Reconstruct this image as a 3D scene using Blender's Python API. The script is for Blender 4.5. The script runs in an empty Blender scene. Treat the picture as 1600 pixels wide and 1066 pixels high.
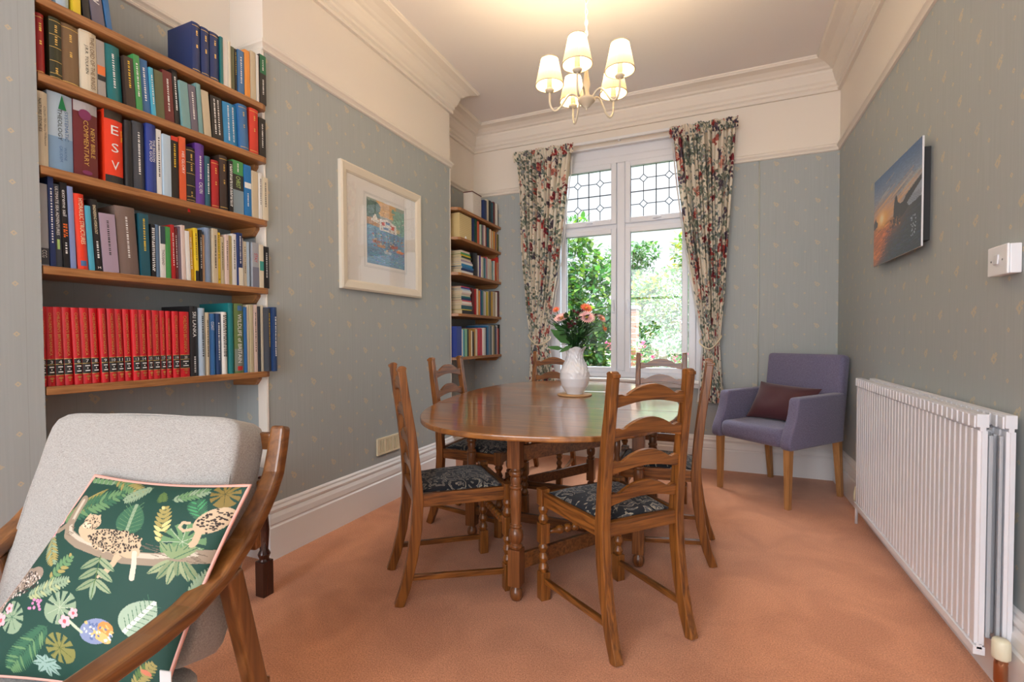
import bpy, bmesh, math, random
import numpy as np
from mathutils import Vector, Matrix
R = math.radians
sc = bpy.context.scene
COL = sc.collection
# ------------------------------------------------------------------ camera
cam_d = bpy.data.cameras.new('camera'); cam = bpy.data.objects.new('camera', cam_d); COL.objects.link(cam)
cam_d.sensor_fit = 'HORIZONTAL'; cam_d.sensor_width = 36.0; cam_d.lens = 749.1 / 1600 * 36
cam_d.shift_y = 12.8 / 1600; cam_d.clip_start = 0.05; cam_d.clip_end = 200
cr, cu, cf = Vector((.91840, .39564, -.00412)), Vector((-.00555, .02330, .99971)), Vector((-.39562, .91811, -.02359))
cam.matrix_world = Matrix(((cr.x, cu.x, -cf.x, 0), (cr.y, cu.y, -cf.y, 0), (cr.z, cu.z, -cf.z, 1.17), (0, 0, 0, 1)))
sc.camera = cam
# ------------------------------------------------------------------ view, world, daylight
sc.view_settings.view_transform = 'Standard'; sc.view_settings.look = 'None'
sc.view_settings.exposure = 1.25; sc.view_settings.gamma = 1.0; sc.view_settings.use_curve_mapping = False
sc.cycles.use_denoising = True; sc.cycles.max_bounces = 10; sc.cycles.diffuse_bounces = 5
sc.cycles.transparent_max_bounces = 24; sc.cycles.sample_clamp_indirect = 6.0
world = bpy.data.worlds.new('sky'); sc.world = world; world.use_nodes = True
wn = world.node_tree.nodes; wl = world.node_tree.links
bg = wn['Background']; bg.inputs['Color'].default_value = (.86, .93, 1.0, 1)
# overcast sky: much brighter overhead than at the horizon
_tc = wn.new('ShaderNodeTexCoord'); _sp = wn.new('ShaderNodeSeparateXYZ'); _mr = wn.new('ShaderNodeMapRange'); _mr.interpolation_type = 'SMOOTHSTEP'
for _k, _v in (('From Min', .30), ('From Max', .85), ('To Min', .55), ('To Max', 9.0)): _mr.inputs[_k].default_value = _v
wl.new(_tc.outputs['Generated'], _sp.inputs[0]); wl.new(_sp.outputs[2], _mr.inputs['Value']); wl.new(_mr.outputs[0], bg.inputs['Strength'])

def lamp(name, kind, loc, energy, color=(1, 1, 1), rot=None, size=None, size_y=None, radius=None, angle=None):
    l = bpy.data.lights.new(name, kind); l.energy = energy; l.color = color
    if size: l.shape = 'RECTANGLE'; l.size = size; l.size_y = size_y or size
    if radius is not None: l.shadow_soft_size = radius
    if angle is not None: l.angle = angle
    o = bpy.data.objects.new(name, l); COL.objects.link(o); o.location = loc
    if rot: o.rotation_euler = rot
    return o
# sun from behind the house, falling on the garden only
lamp('sun', 'SUN', (0, -4, 9), .75, (1, .95, .86), rot=(R(48), 0, R(-20)), angle=R(1.5))
# daylight entering by the garden window (outside the glass), plus an added fill light behind the camera
lamp('rear_fill_light', 'AREA', (-.65, -2.75, 1.75), 62, (.93, .96, 1.0), rot=(R(90), 0, 0), size=2.9, size_y=2.3)
po = lamp('garden_window_portal', 'AREA', (-.86, 4.86, 1.87), 1, rot=(R(-90), 0, 0), size=1.5, size_y=2.3); po.data.cycles.is_portal = True

# ------------------------------------------------------------------ materials
def srgb(r, g, b):
    f = lambda c: (c / 255 / 12.92) if c / 255 <= .04045 else ((c / 255 + .055) / 1.055) ** 2.4
    return (f(r), f(g), f(b))
MATS = {}
def newmat(name):
    m = bpy.data.materials.new(name); m.use_nodes = True
    nt = m.node_tree; return m, nt, nt.nodes['Principled BSDF'], nt.nodes, nt.links
def pset(b, **k):
    for a, v in k.items(): b.inputs[a.replace('_', ' ')].default_value = v
def node(N, t, **k):
    n = N.new(t)
    for a, v in k.items(): setattr(n, a, v)
    return n
def noise_bump(N, L, b, scale, strength, dist=.002, coord='Object', detail=3, vec=None, stretch=None):
    tc = N.new('ShaderNodeTexCoord'); nz = N.new('ShaderNodeTexNoise'); bp = N.new('ShaderNodeBump')
    nz.inputs['Scale'].default_value = scale; nz.inputs['Detail'].default_value = detail
    bp.inputs['Strength'].default_value = strength; bp.inputs['Distance'].default_value = dist
    src = tc.outputs[coord]
    if stretch:
        mp = N.new('ShaderNodeMapping'); mp.inputs['Scale'].default_value = stretch; L.new(src, mp.inputs['Vector']); src = mp.outputs[0]
    L.new(src, nz.inputs['Vector']); L.new(nz.outputs['Fac'], bp.inputs['Height']); L.new(bp.outputs[0], b.inputs['Normal'])
    return nz
def plain(name, col, rough=.5, metal=0, spec=.5, bump=None, var=0, coat=0):
    if name in MATS: return MATS[name]
    m, nt, b, N, L = newmat(name)
    pset(b, Base_Color=(*col, 1), Roughness=rough, Metallic=metal)
    b.inputs['Specular IOR Level'].default_value = spec
    if coat: b.inputs['Coat Weight'].default_value = coat; b.inputs['Coat Roughness'].default_value = .08
    if bump: noise_bump(N, L, b, bump[0], bump[1], bump[2] if len(bump) > 2 else .002)
    if var:
        tc = N.new('ShaderNodeTexCoord'); nz = N.new('ShaderNodeTexNoise'); nz.inputs['Scale'].default_value = 6
        mx = N.new('ShaderNodeMix'); mx.data_type = 'RGBA'
        mx.inputs[6].default_value = (*[c * (1 - var) for c in col], 1); mx.inputs[7].default_value = (*[min(1, c * (1 + var)) for c in col], 1)
        L.new(tc.outputs['Object'], nz.inputs['Vector']); L.new(nz.outputs['Fac'], mx.inputs[0]); L.new(mx.outputs[2], b.inputs['Base Color'])
    MATS[name] = m; return m
def wood(name, dark, light, axis='Z', rough=.38, scale=1.0, coat=.15):
    if name in MATS: return MATS[name]
    m, nt, b, N, L = newmat(name)
    tc = N.new('ShaderNodeTexCoord'); mp = N.new('ShaderNodeMapping')
    s = [46 * scale] * 3; s['XYZ'.index(axis)] = 2.4 * scale
    mp.inputs['Scale'].default_value = s
    nz = N.new('ShaderNodeTexNoise'); nz.inputs['Scale'].default_value = 1.6; nz.inputs['Detail'].default_value = 7; nz.inputs['Distortion'].default_value = .7
    n2 = N.new('ShaderNodeTexNoise'); n2.inputs['Scale'].default_value = 3.2
    rp = N.new('ShaderNodeValToRGB'); rp.color_ramp.elements[0].position = .3; rp.color_ramp.elements[1].position = .72
    rp.color_ramp.elements[0].color = (*dark, 1); rp.color_ramp.elements[1].color = (*light, 1)
    mid = [(a + c) / 2 for a, c in zip(dark, light)]; e = rp.color_ramp.elements.new(.5); e.color = (*mid, 1)
    mx = N.new('ShaderNodeMix'); mx.data_type = 'RGBA'; mx.blend_type = 'MULTIPLY'; mx.inputs[0].default_value = .35
    r2 = N.new('ShaderNodeValToRGB'); r2.color_ramp.elements[0].position = .3; r2.color_ramp.elements[0].color = (.5, .45, .4, 1); r2.color_ramp.elements[1].position = .65
    bp = N.new('ShaderNodeBump'); bp.inputs['Strength'].default_value = .12; bp.inputs['Distance'].default_value = .001
    L.new(tc.outputs['Object'], mp.inputs['Vector']); L.new(mp.outputs[0], nz.inputs['Vector']); L.new(tc.outputs['Object'], n2.inputs['Vector'])
    L.new(nz.outputs['Fac'], rp.inputs[0]); L.new(n2.outputs['Fac'], r2.inputs[0]); L.new(rp.outputs[0], mx.inputs[6]); L.new(r2.outputs[0], mx.inputs[7])
    L.new(mx.outputs[2], b.inputs['Base Color']); L.new(nz.outputs['Fac'], bp.inputs['Height']); L.new(bp.outputs[0], b.inputs['Normal'])
    b.inputs['Roughness'].default_value = rough; b.inputs['Coat Weight'].default_value = coat; b.inputs['Coat Roughness'].default_value = .15
    MATS[name] = m; return m
def vcol_mat(name, rough=.8, sheen=0, bump=None, coat=0, translucent=0):
    """colour printed into the cloth or paper, stored on the mesh"""
    m, nt, b, N, L = newmat(name)
    a = N.new('ShaderNodeVertexColor'); a.layer_name = 'print'; L.new(a.outputs[0], b.inputs['Base Color'])
    b.inputs['Roughness'].default_value = rough; b.inputs['Coat Weight'].default_value = coat; b.inputs['Coat Roughness'].default_value = .03
    if bump: noise_bump(N, L, b, bump[0], bump[1])
    MATS[name] = m; return m
def weave(name, c1, c2, rough=.9, scale=420, stretch=(1, 1, 1), strength=.5):
    if name in MATS: return MATS[name]
    m, nt, b, N, L = newmat(name)
    tc = N.new('ShaderNodeTexCoord'); out = []
    for s in ((scale * .12, scale * .12, scale), (scale, scale * .5, scale * .12)):
        mp = N.new('ShaderNodeMapping'); mp.inputs['Scale'].default_value = [a * b_ for a, b_ in zip(s, stretch)]
        nz = N.new('ShaderNodeTexNoise'); nz.inputs['Scale'].default_value = 1; nz.inputs['Detail'].default_value = 2
        L.new(tc.outputs['Object'], mp.inputs['Vector']); L.new(mp.outputs[0], nz.inputs['Vector']); out.append(nz)
    ad = node(N, 'ShaderNodeMath', operation='ADD'); L.new(out[0].outputs['Fac'], ad.inputs[0]); L.new(out[1].outputs['Fac'], ad.inputs[1])
    rp = N.new('ShaderNodeValToRGB'); rp.color_ramp.elements[0].position = .36; rp.color_ramp.elements[1].position = .64
    hf = node(N, 'ShaderNodeMath', operation='MULTIPLY'); hf.inputs[1].default_value = .5; L.new(ad.outputs[0], hf.inputs[0]); L.new(hf.outputs[0], rp.inputs[0])
    rp.color_ramp.elements[0].color = (*c1, 1); rp.color_ramp.elements[1].color = (*c2, 1); L.new(rp.outputs[0], b.inputs['Base Color'])
    bp = N.new('ShaderNodeBump'); bp.inputs['Strength'].default_value = strength; bp.inputs['Distance'].default_value = .001
    L.new(hf.outputs[0], bp.inputs['Height']); L.new(bp.outputs[0], b.inputs['Normal'])
    b.inputs['Roughness'].default_value = rough; b.inputs['Sheen Weight'].default_value = .25
    MATS[name] = m; return m

def wallpaper():
    m, nt, b, N, L = newmat('wallpaper')
    uv = node(N, 'ShaderNodeUVMap', uv_map='metres'); sp = N.new('ShaderNodeSeparateXYZ'); L.new(uv.outputs[0], sp.inputs[0])
    def M(op, a, c=None, d=None):
        n = node(N, 'ShaderNodeMath', operation=op)
        for i, v in enumerate((a, c, d)):
            if v is None: continue
            if isinstance(v, (int, float)): n.inputs[i].default_value = v
            else: L.new(v, n.inputs[i])
        return n.outputs[0]
    def diamond(px, pz, ox, oz):
        u = M('SUBTRACT', M('FRACT', M('ADD', M('DIVIDE', sp.outputs[0], px), ox)), .5)
        v = M('SUBTRACT', M('FRACT', M('ADD', M('DIVIDE', sp.outputs[1], pz), oz)), .5)
        return M('ADD', M('ABSOLUTE', M('MULTIPLY', u, px)), M('ABSOLUTE', M('MULTIPLY', v, pz)))
    small = []
    for ox, oz in ((0, 0), (.5, .5)):
        d = diamond(.15, .17, ox, oz); small.append(M('LESS_THAN', M('ABSOLUTE', M('SUBTRACT', d, .0065)), .003))
    tc = N.new('ShaderNodeTexCoord')
    nz = N.new('ShaderNodeTexNoise'); nz.inputs['Scale'].default_value = 90; L.new(uv.outputs[0], nz.inputs['Vector'])
    big = []
    for ox, oz in ((.2, .3), (.7, .8)):
        d = diamond(.30, .34, ox, oz); d = M('ADD', d, M('MULTIPLY', M('SUBTRACT', nz.outputs['Fac'], .5), .02)); big.append(M('LESS_THAN', M('ABSOLUTE', M('SUBTRACT', d, .013)), .007))
    s = M('MAXIMUM', small[0], small[1]); g = M('MAXIMUM', big[0], big[1])
    fac = M('MAXIMUM', M('MULTIPLY', s, .55), M('MULTIPLY', g, .42))
    # vertical strie and the paper's own soft unevenness
    mp = N.new('ShaderNodeMapping'); mp.inputs['Scale'].default_value = (120, 3, 1); L.new(uv.outputs[0], mp.inputs['Vector'])
    n2 = N.new('ShaderNodeTexNoise'); n2.inputs['Scale'].default_value = 1; L.new(mp.outputs[0], n2.inputs['Vector'])
    c = N.new('ShaderNodeMix'); c.data_type = 'RGBA'; c.inputs[6].default_value = (.345, .380, .380, 1); c.inputs[7].default_value = (.412, .448, .446, 1)
    L.new(n2.outputs['Fac'], c.inputs[0])
    # hanging seams every 0.53 m
    sm = M('LESS_THAN', M('ABSOLUTE', M('SUBTRACT', M('FRACT', M('DIVIDE', sp.outputs[0], .53)), .5)), .0018)
    c1 = N.new('ShaderNodeMix'); c1.data_type = 'RGBA'; c1.inputs[7].default_value = (.30, .32, .31, 1); L.new(M('MULTIPLY', sm, .6), c1.inputs[0]); L.new(c.outputs[2], c1.inputs[6])
    c2 = N.new('ShaderNodeMix'); c2.data_type = 'RGBA'; c2.inputs[7].default_value = (.70, .55, .28, 1); L.new(fac, c2.inputs[0]); L.new(c1.outputs[2], c2.inputs[6])
    L.new(c2.outputs[2], b.inputs['Base Color']); b.inputs['Roughness'].default_value = .62
    return m
M_WP = wallpaper()
M_WHITE = plain('white_gloss_paint', srgb(232, 232, 232), .28, bump=(8, .03))
M_CREAMW = plain('cream_white_emulsion', srgb(232, 224, 212), .75, bump=(60, .04))
M_CEIL = plain('ceiling_emulsion', srgb(232, 227, 224), .8, bump=(40, .03))
M_UPVC = plain('white_window_frame', srgb(226, 230, 238), .3)

def carpet_mat():
    m, nt, b, N, L = newmat('terracotta_carpet')
    tc = N.new('ShaderNodeTexCoord')
    n1 = N.new('ShaderNodeTexNoise'); n1.inputs['Scale'].default_value = 190; n1.inputs['Detail'].default_value = 4
    n2 = N.new('ShaderNodeTexNoise'); n2.inputs['Scale'].default_value = 3.4; n2.inputs['Detail'].default_value = 5; n2.inputs['Distortion'].default_value = .8
    L.new(tc.outputs['Object'], n1.inputs['Vector']); L.new(tc.outputs['Object'], n2.inputs['Vector'])
    r1 = N.new('ShaderNodeValToRGB'); r1.color_ramp.elements[0].position = .3; r1.color_ramp.elements[1].position = .7
    r1.color_ramp.elements[0].color = (.46, .178, .082, 1); r1.color_ramp.elements[1].color = (.80, .365, .190, 1)
    r2 = N.new('ShaderNodeValToRGB'); r2.color_ramp.elements[0].position = .38; r2.color_ramp.elements[1].position = .62
    r2.color_ramp.elements[0].color = (.84, .80, .77, 1); r2.color_ramp.elements[1].color = (1, 1, 1, 1)
    mx = N.new('ShaderNodeMix'); mx.data_type = 'RGBA'; mx.blend_type = 'MULTIPLY'; mx.inputs[0].default_value = 1
    L.new(n1.outputs['Fac'], r1.inputs[0]); L.new(n2.outputs['Fac'], r2.inputs[0]); L.new(r1.outputs[0], mx.inputs[6]); L.new(r2.outputs[0], mx.inputs[7])
    L.new(mx.outputs[2], b.inputs['Base Color']); b.inputs['Roughness'].default_value = .97; b.inputs['Specular IOR Level'].default_value = .1
    b.inputs['Sheen Weight'].default_value = .3
    bp = N.new('ShaderNodeBump'); bp.inputs['Strength'].default_value = .6; bp.inputs['Distance'].default_value = .004
    L.new(n1.outputs['Fac'], bp.inputs['Height']); L.new(bp.outputs[0], b.inputs['Normal']); return m
M_CARPET = carpet_mat()
OAKD, OAKL = (.075, .021, .004), (.36, .130, .024)
def oak(axis): return wood('oak_' + axis, OAKD, OAKL, axis, .34)
def shelfwood(axis): return wood('shelf_wood_' + axis, (.26, .105, .032), (.50, .235, .085), axis, .42, 1.2, .05)

def glassy(name, tint=(1, 1, 1), refl=.9):
    m, nt, b, N, L = newmat(name); N.remove(b)
    t = N.new('ShaderNodeBsdfTransparent'); t.inputs[0].default_value = (*tint, 1); g = N.new('ShaderNodeBsdfGlossy'); g.inputs['Roughness'].default_value = .01
    fr = N.new('ShaderNodeFresnel'); fr.inputs['IOR'].default_value = 1.5; mx = N.new('ShaderNodeMixShader')
    ml = node(N, 'ShaderNodeMath', operation='MULTIPLY'); ml.inputs[1].default_value = refl
    ge = N.new('ShaderNodeNewGeometry'); mr = N.new('ShaderNodeMapRange'); mr.inputs['To Min'].default_value = 1.5; mr.inputs['To Max'].default_value = 1 / 1.5; L.new(ge.outputs['Backfacing'], mr.inputs['Value']); L.new(mr.outputs[0], fr.inputs['IOR']); L.new(fr.outputs[0], ml.inputs[0]); L.new(ml.outputs[0], mx.inputs[0]); L.new(t.outputs[0], mx.inputs[1]); L.new(g.outputs[0], mx.inputs[2])
    L.new(mx.outputs[0], N['Material Output'].inputs['Surface']); return m
M_GLASS = glassy('clear_glass')

# ------------------------------------------------------------------ mesh helpers
class MB:
    """collects simple solids and links them as ONE mesh object"""
    def __init__(s): s.v = []; s.f = []; s.sm = []; s.mi = []; s.cur = 0
    def add(s, vs, fs, smooth=False, T=None):
        o = len(s.v)
        for p in vs: s.v.append(tuple(T @ Vector(p)) if T is not None else tuple(p))
        for f in fs: s.f.append([o + i for i in f]); s.sm.append(smooth); s.mi.append(s.cur)
        return s
    def box(s, x0, x1, y0, y1, z0, z1, T=None):
        vs = [(x, y, z) for z in (z0, z1) for y in (y0, y1) for x in (x0, x1)]
        return s.add(vs, [(0, 2, 3, 1), (4, 5, 7, 6), (0, 1, 5, 4), (2, 6, 7, 3), (0, 4, 6, 2), (1, 3, 7, 5)], T=T)
    def cbox(s, c, d, T=None): return s.box(c[0] - d[0] / 2, c[0] + d[0] / 2, c[1] - d[1] / 2, c[1] + d[1] / 2, c[2] - d[2] / 2, c[2] + d[2] / 2, T)
    def lathe(s, prof, cx=0, cy=0, n=24, T=None, cap=True):
        vs = [(cx + r * math.cos(2 * math.pi * k / n), cy + r * math.sin(2 * math.pi * k / n), z) for r, z in prof for k in range(n)]
        fs = [(i * n + k, i * n + (k + 1) % n, (i + 1) * n + (k + 1) % n, (i + 1) * n + k) for i in range(len(prof) - 1) for k in range(n)]
        s.add(vs, fs, True, T)
        if cap:
            for i, rev in ((0, True), (len(prof) - 1, False)):
                ring = [vs[i * n + k] for k in range(n)]; s.add(ring, [tuple(reversed(range(n))) if rev else tuple(range(n))], False, T)
        return s
    def tube(s, pts, rad, n=8, T=None, closed=False):
        pts = [Vector(p) for p in pts]; m = len(pts)
        rr = rad if isinstance(rad, (list, tuple)) else [rad] * m
        vs = []; up = Vector((0, 0, 1)); prev = None
        for i, p in enumerate(pts):
            a = pts[(i - 1) % m] if (i or closed) else p; c = pts[(i + 1) % m] if (i < m - 1 or closed) else p
            t = (c - a).normalized()
            if prev is None:
                q = t.cross(up); q = q if q.length > .05 else t.cross(Vector((1, 0, 0)))
            else: q = prev - t * prev.dot(t)
            q.normalize(); prev = q; w = t.cross(q)
            vs += [tuple(p + (q * math.cos(2 * math.pi * k / n) + w * math.sin(2 * math.pi * k / n)) * rr[i]) for k in range(n)]
        M_ = m if closed else m - 1
        fs = [(i * n + k, i * n + (k + 1) % n, ((i + 1) % m) * n + (k + 1) % n, ((i + 1) % m) * n + k) for i in range(M_) for k in range(n)]
        s.add(vs, fs, True, T)
        if not closed:
            s.add(vs[:n], [tuple(reversed(range(n)))], False, T); s.add(vs[-n:], [tuple(range(n))], False, T)
        return s
    def prism(s, poly, axis, a, b, T=None, smooth=False):
        """closed outline in the two other axes (in xyz order), pushed from a to b along axis"""
        n = len(poly)
        def P(q, h):
            return {'X': (h, q[0], q[1]), 'Y': (q[0], h, q[1]), 'Z': (q[0], q[1], h)}[axis]
        vs = [P(q, a) for q in poly] + [P(q, b) for q in poly]
        s.add(vs, [(i, (i + 1) % n, n + (i + 1) % n, n + i) for i in range(n)], smooth, T)
        s.add(vs[:n], [tuple(reversed(range(n)))], False, T); s.add(vs[n:], [tuple(range(n))], False, T)
        return s
    def sweep_rect(s, path, w, h, T=None, axis='X'):
        """square section bar following a path in the YZ plane; w across X, h in plane (numbers or lists)"""
        pts = [Vector(p) for p in path]; m = len(pts); vs = []
        for i, p in enumerate(pts):
            t = (pts[min(i + 1, m - 1)] - pts[max(i - 1, 0)]).normalized(); X = Vector((1, 0, 0)); nn = t.cross(X)
            ww = w[i] if isinstance(w, list) else w; hh = h[i] if isinstance(h, list) else h
            for a, b in ((-1, -1), (1, -1), (1, 1), (-1, 1)): vs.append(tuple(p + X * a * ww / 2 + nn * b * hh / 2))
        fs = [(i * 4 + k, i * 4 + (k + 1) % 4, i * 4 + 4 + (k + 1) % 4, i * 4 + 4 + k) for i in range(m - 1) for k in range(4)]
        fs += [(3, 2, 1, 0), tuple((m - 1) * 4 + k for k in range(4))]
        return s.add(vs, fs, False, T)
    def build(s, name, mat, parent=None, bevel=0, seg=2, smooth_angle=None, subsurf=0, uv=None, loc=None, fix=True):
        me = bpy.data.meshes.new(name); me.from_pydata(s.v, [], s.f)
        me.polygons.foreach_set('use_smooth', s.sm); me.polygons.foreach_set('material_index', s.mi)
        mats = mat if isinstance(mat, (list, tuple)) else [mat]
        for m in mats: me.materials.append(m)
        if fix:
            bm = bmesh.new(); bm.from_mesh(me)
            bmesh.ops.remove_doubles(bm, verts=bm.verts, dist=1e-5); bmesh.ops.recalc_face_normals(bm, faces=bm.faces); bm.to_mesh(me); bm.free()
        if uv:
            l = me.uv_layers.new(name='metres')
            for p in me.polygons:
                for li in p.loop_indices:
                    co = me.vertices[me.loops[li].vertex_index].co
                    l.data[li].uv = (co.x + co.y, co.z)
        me.update(); o = bpy.data.objects.new(name, me); COL.objects.link(o)
        if parent is not None: o.parent = parent
        if loc: o.location = loc
        if bevel:
            b = o.modifiers.new('bevel', 'BEVEL'); b.width = bevel; b.segments = seg; b.limit_method = 'ANGLE'; b.angle_limit = R(35)
        if subsurf:
            q = o.modifiers.new('subsurf', 'SUBSURF'); q.levels = q.render_levels = subsurf
        return o
def tag(o, label=None, cat=None, group=None, kind=None):
    for k, v in (('label', label), ('category', cat), ('group', group), ('kind', kind)):
        if v: o[k] = v
    return o
def thing(name, loc, rz, label, cat, group=None):
    o = bpy.data.objects.new(name, None); o.empty_display_size = .05; COL.objects.link(o)
    o.location = loc; o.rotation_euler = (0, 0, rz); return tag(o, label, cat, group)
def struct(o): o['kind'] = 'structure'; return o
def kids(o): return [c for c in bpy.data.objects if c.parent == o]
def copy_tree(o, parent=None, cache={}):
    c = o.copy(); COL.objects.link(c)
    if parent is not None: c.parent = parent
    for ch in kids(o): copy_tree(ch, c)
    return c
def grid_obj(name, fn, nu, nv, mat, parent=None, colfn=None, smooth=True, thick=0, subsurf=0):
    """sheet surface fn(u,v)->xyz; colfn(U,V)->rgb arrays printed on it"""
    U, V = np.meshgrid(np.linspace(0, 1, nu), np.linspace(0, 1, nv)); U = U.ravel(); V = V.ravel()
    X = fn(U, V); vs = np.stack([np.broadcast_to(np.asarray(a, float), U.shape) for a in X], 1)
    idx = np.arange(nu * nv).reshape(nv, nu)
    fs = np.stack([idx[:-1, :-1], idx[:-1, 1:], idx[1:, 1:], idx[1:, :-1]], -1).reshape(-1, 4)
    me = bpy.data.meshes.new(name); me.from_pydata(vs.tolist(), [], fs.tolist()); me.materials.append(mat)
    me.polygons.foreach_set('use_smooth', [smooth] * len(fs))
    if colfn is not None:
        c = colfn(U, V); a = me.color_attributes.new('print', 'FLOAT_COLOR', 'POINT')
        a.data.foreach_set('color', np.concatenate([c, np.ones((len(c), 1))], 1).astype(np.float32).ravel())
    me.update(); o = bpy.data.objects.new(name, me); COL.objects.link(o)
    if parent is not None: o.parent = parent
    if thick: q = o.modifiers.new('thick', 'SOLIDIFY'); q.thickness = thick; q.offset = -1
    if subsurf: q = o.modifiers.new('ss', 'SUBSURF'); q.levels = q.render_levels = subsurf
    return o
def text_mesh(name, txt, mat, parent, O, X, Y, length, height, lift=.0006, align='CENTER'):
    """lettering lying on a surface: O centre, X reading direction, Y letter-up direction"""
    c = bpy.data.curves.new(name, 'FONT'); c.body = txt; c.size = 1; c.resolution_u = 2; c.fill_mode = 'BOTH'
    t = bpy.data.objects.new(name, c); COL.objects.link(t)
    bpy.context.view_layer.update(); dg = bpy.context.evaluated_depsgraph_get()
    me = bpy.data.meshes.new_from_object(t.evaluated_get(dg)); bpy.data.objects.remove(t); bpy.data.curves.remove(c)
    n = len(me.vertices); co = np.empty(n * 3); me.vertices.foreach_get('co', co); co = co.reshape(-1, 3)
    if n == 0: return None
    mn, mx_ = co.min(0), co.max(0); w = mx_[0] - mn[0]; h = max(mx_[1] - mn[1], .3); sx, sy = length / w, height / h
    if sx > sy * 1.25: sx = sy * 1.25
    if sy > sx * 2.2: sy = sx * 2.2
    X = Vector(X); Y = Vector(Y); Z = X.cross(Y); cc = (mn + mx_) / 2
    a = np.outer((co[:, 0] - cc[0]) * sx, X) + np.outer((co[:, 1] - cc[1]) * sy, Y) + np.array(Vector(O) + Z * lift)
    me.vertices.foreach_set('co', a.ravel()); me.name = name; me.materials.clear(); me.materials.append(mat); me.update()
    o = bpy.data.objects.new(name, me); COL.objects.link(o); o.parent = parent; return o

# ------------------------------------------------------------------ the room
XR, XC, XA, YB, Y0, YC = .884, -2.175, -2.42, 4.60, 1.806, 3.684
YP = .895; YREAR = -2.7; ZT = 3.36
WX0, WX1, WZ0, WZ1 = -1.62, -.09, .77, 3.00
ZR0, ZR1 = 2.664, 2.722      # picture rail
def wallobj(name, quads):
    """paper up to the rail, cream paint above: one mesh, two materials; quads of (p, q) floor points seen from inside left to right"""
    mb = MB()
    for (x0, y0), (x1, y1), zlo, zhi in quads:
        for a, b, mi in ((zlo, min(zhi, ZR0 + .02), 0), (max(zlo, ZR0 + .02), zhi, 1)):
            if b > a: mb.cur = mi; mb.add([(x0, y0, a), (x1, y1, a), (x1, y1, b), (x0, y0, b)], [(0, 1, 2, 3)])
    return struct(mb.build(name, [M_WP, M_CREAMW], uv=True, fix=False))
wallobj('wall_right', [((XR, YB), (XR, YREAR), 0, ZT)])
wallobj('wall_back', [((XA, YB), (WX0, YB), 0, ZT), ((WX1, YB), (XR, YB), 0, ZT), ((WX0, YB), (WX1, YB), 0, WZ0), ((WX0, YB), (WX1, YB), WZ1, ZT)])
# left side: pier, near alcove, chimney breast, far alcove
wallobj('wall_left', [((XC, YREAR), (XC, YP), 0, ZT), ((XC, YP), (XA, .86), 0, ZT), ((XA, .86), (XA, Y0), 0, ZT), ((XA, Y0), (XC, Y0), 0, ZT),
                      ((XC, Y0), (XC, YC), 0, ZT), ((XC, YC), (XA, YC), 0, ZT), ((XA, YC), (XA, YB), 0, ZT)])
RX0, RX1, RZ0, RZ1 = -2.1, .8, .6, 2.9
wallobj('wall_rear', [((XR, YREAR), (RX1, YREAR), 0, ZT), ((RX1, YREAR), (RX0, YREAR), 0, RZ0), ((RX1, YREAR), (RX0, YREAR), RZ1, ZT), ((RX0, YREAR), (XC, YREAR), 0, ZT)])
# outside skin so that no daylight leaks round the walls
mb = MB(); mb.box(XR + .02, XR + .25, YREAR - .3, YB + .25, -.1, ZT + .1); mb.box(XA - .25, XA - .02, YREAR - .3, YB + .25, -.1, ZT + .1)
mb.box(XA - .02, XC - .02, Y0 + .02, YC - .02, -.1, ZT); mb.box(XA - .02, XC - .02, YREAR, .84, -.1, ZT)
struct(mb.build('wall_outer', plain('outer_brick', srgb(150, 90, 70), .9)))
mb = MB(); mb.box(WX1, XR + .02, YB + .005, YB + .25, -.1, ZT + .1); mb.box(XA - .02, WX0, YB + .005, YB + .25, -.1, ZT + .1)
mb.box(WX0, WX1, YB + .005, YB + .25, -.1, WZ0); mb.box(WX0, WX1, YB + .005, YB + .25, WZ1, ZT + .1)
struct(mb.build('wall_back_outer', plain('outer_brick', (.3, .1, .06), .9)))
mb = MB(); mb.box(XA - .25, XR + .25, YREAR - .3, YB + .25, -.12, -.001); struct(mb.build('floor_base', plain('floor_boards', (.3, .2, .1), .8)))
mb = MB(); mb.add([(XA, YREAR, 0), (XR, YREAR, 0), (XR, YB, 0), (XA, YB, 0)], [(0, 1, 2, 3)]); struct(mb.build('floor', M_CARPET, fix=False))
mb = MB(); mb.box(XA - .25, XR + .25, YREAR - .3, YB + .25, ZT, ZT + .12); struct(mb.build('ceiling', M_CEIL))

# mouldings: a profile (offset from wall, height) run along an inside floor line with mitred corners
def run(name, pts, prof, mat, smooth=False):
    P = [Vector((x, y)) for x, y in pts]; m = len(P); mb = MB(); rows = []
    for i, p in enumerate(P):
        ns = []
        for a, b in ((i - 1, i), (i, i + 1)):
            if a < 0 or b >= m: continue
            d = (P[b] - P[a]).normalized(); ns.append(Vector((d.y, -d.x)))   # inward normal: right-hand side of travel
        n = ns[0] if len(ns) == 1 else (ns[0] + ns[1]) / max(.2, 1 + ns[0].dot(ns[1]))
        rows.append([(p.x + n.x * e, p.y + n.y * e, z) for e, z in prof])
    k = len(prof); vs = [v for r in rows for v in r]
    fs = [(i * k + j, i * k + j + 1, (i + 1) * k + j + 1, (i + 1) * k + j) for i in range(m - 1) for j in range(k - 1)]
    fs += [tuple(range(k)), tuple(reversed([(m - 1) * k + j for j in range(k)]))]
    mb.add(vs, fs); return struct(mb.build(name, mat))
LEFT = [(XC, YREAR), (XC, YP), (XA, .86), (XA, Y0), (XC, Y0), (XC, YC), (XA, YC), (XA, YB)]
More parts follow.
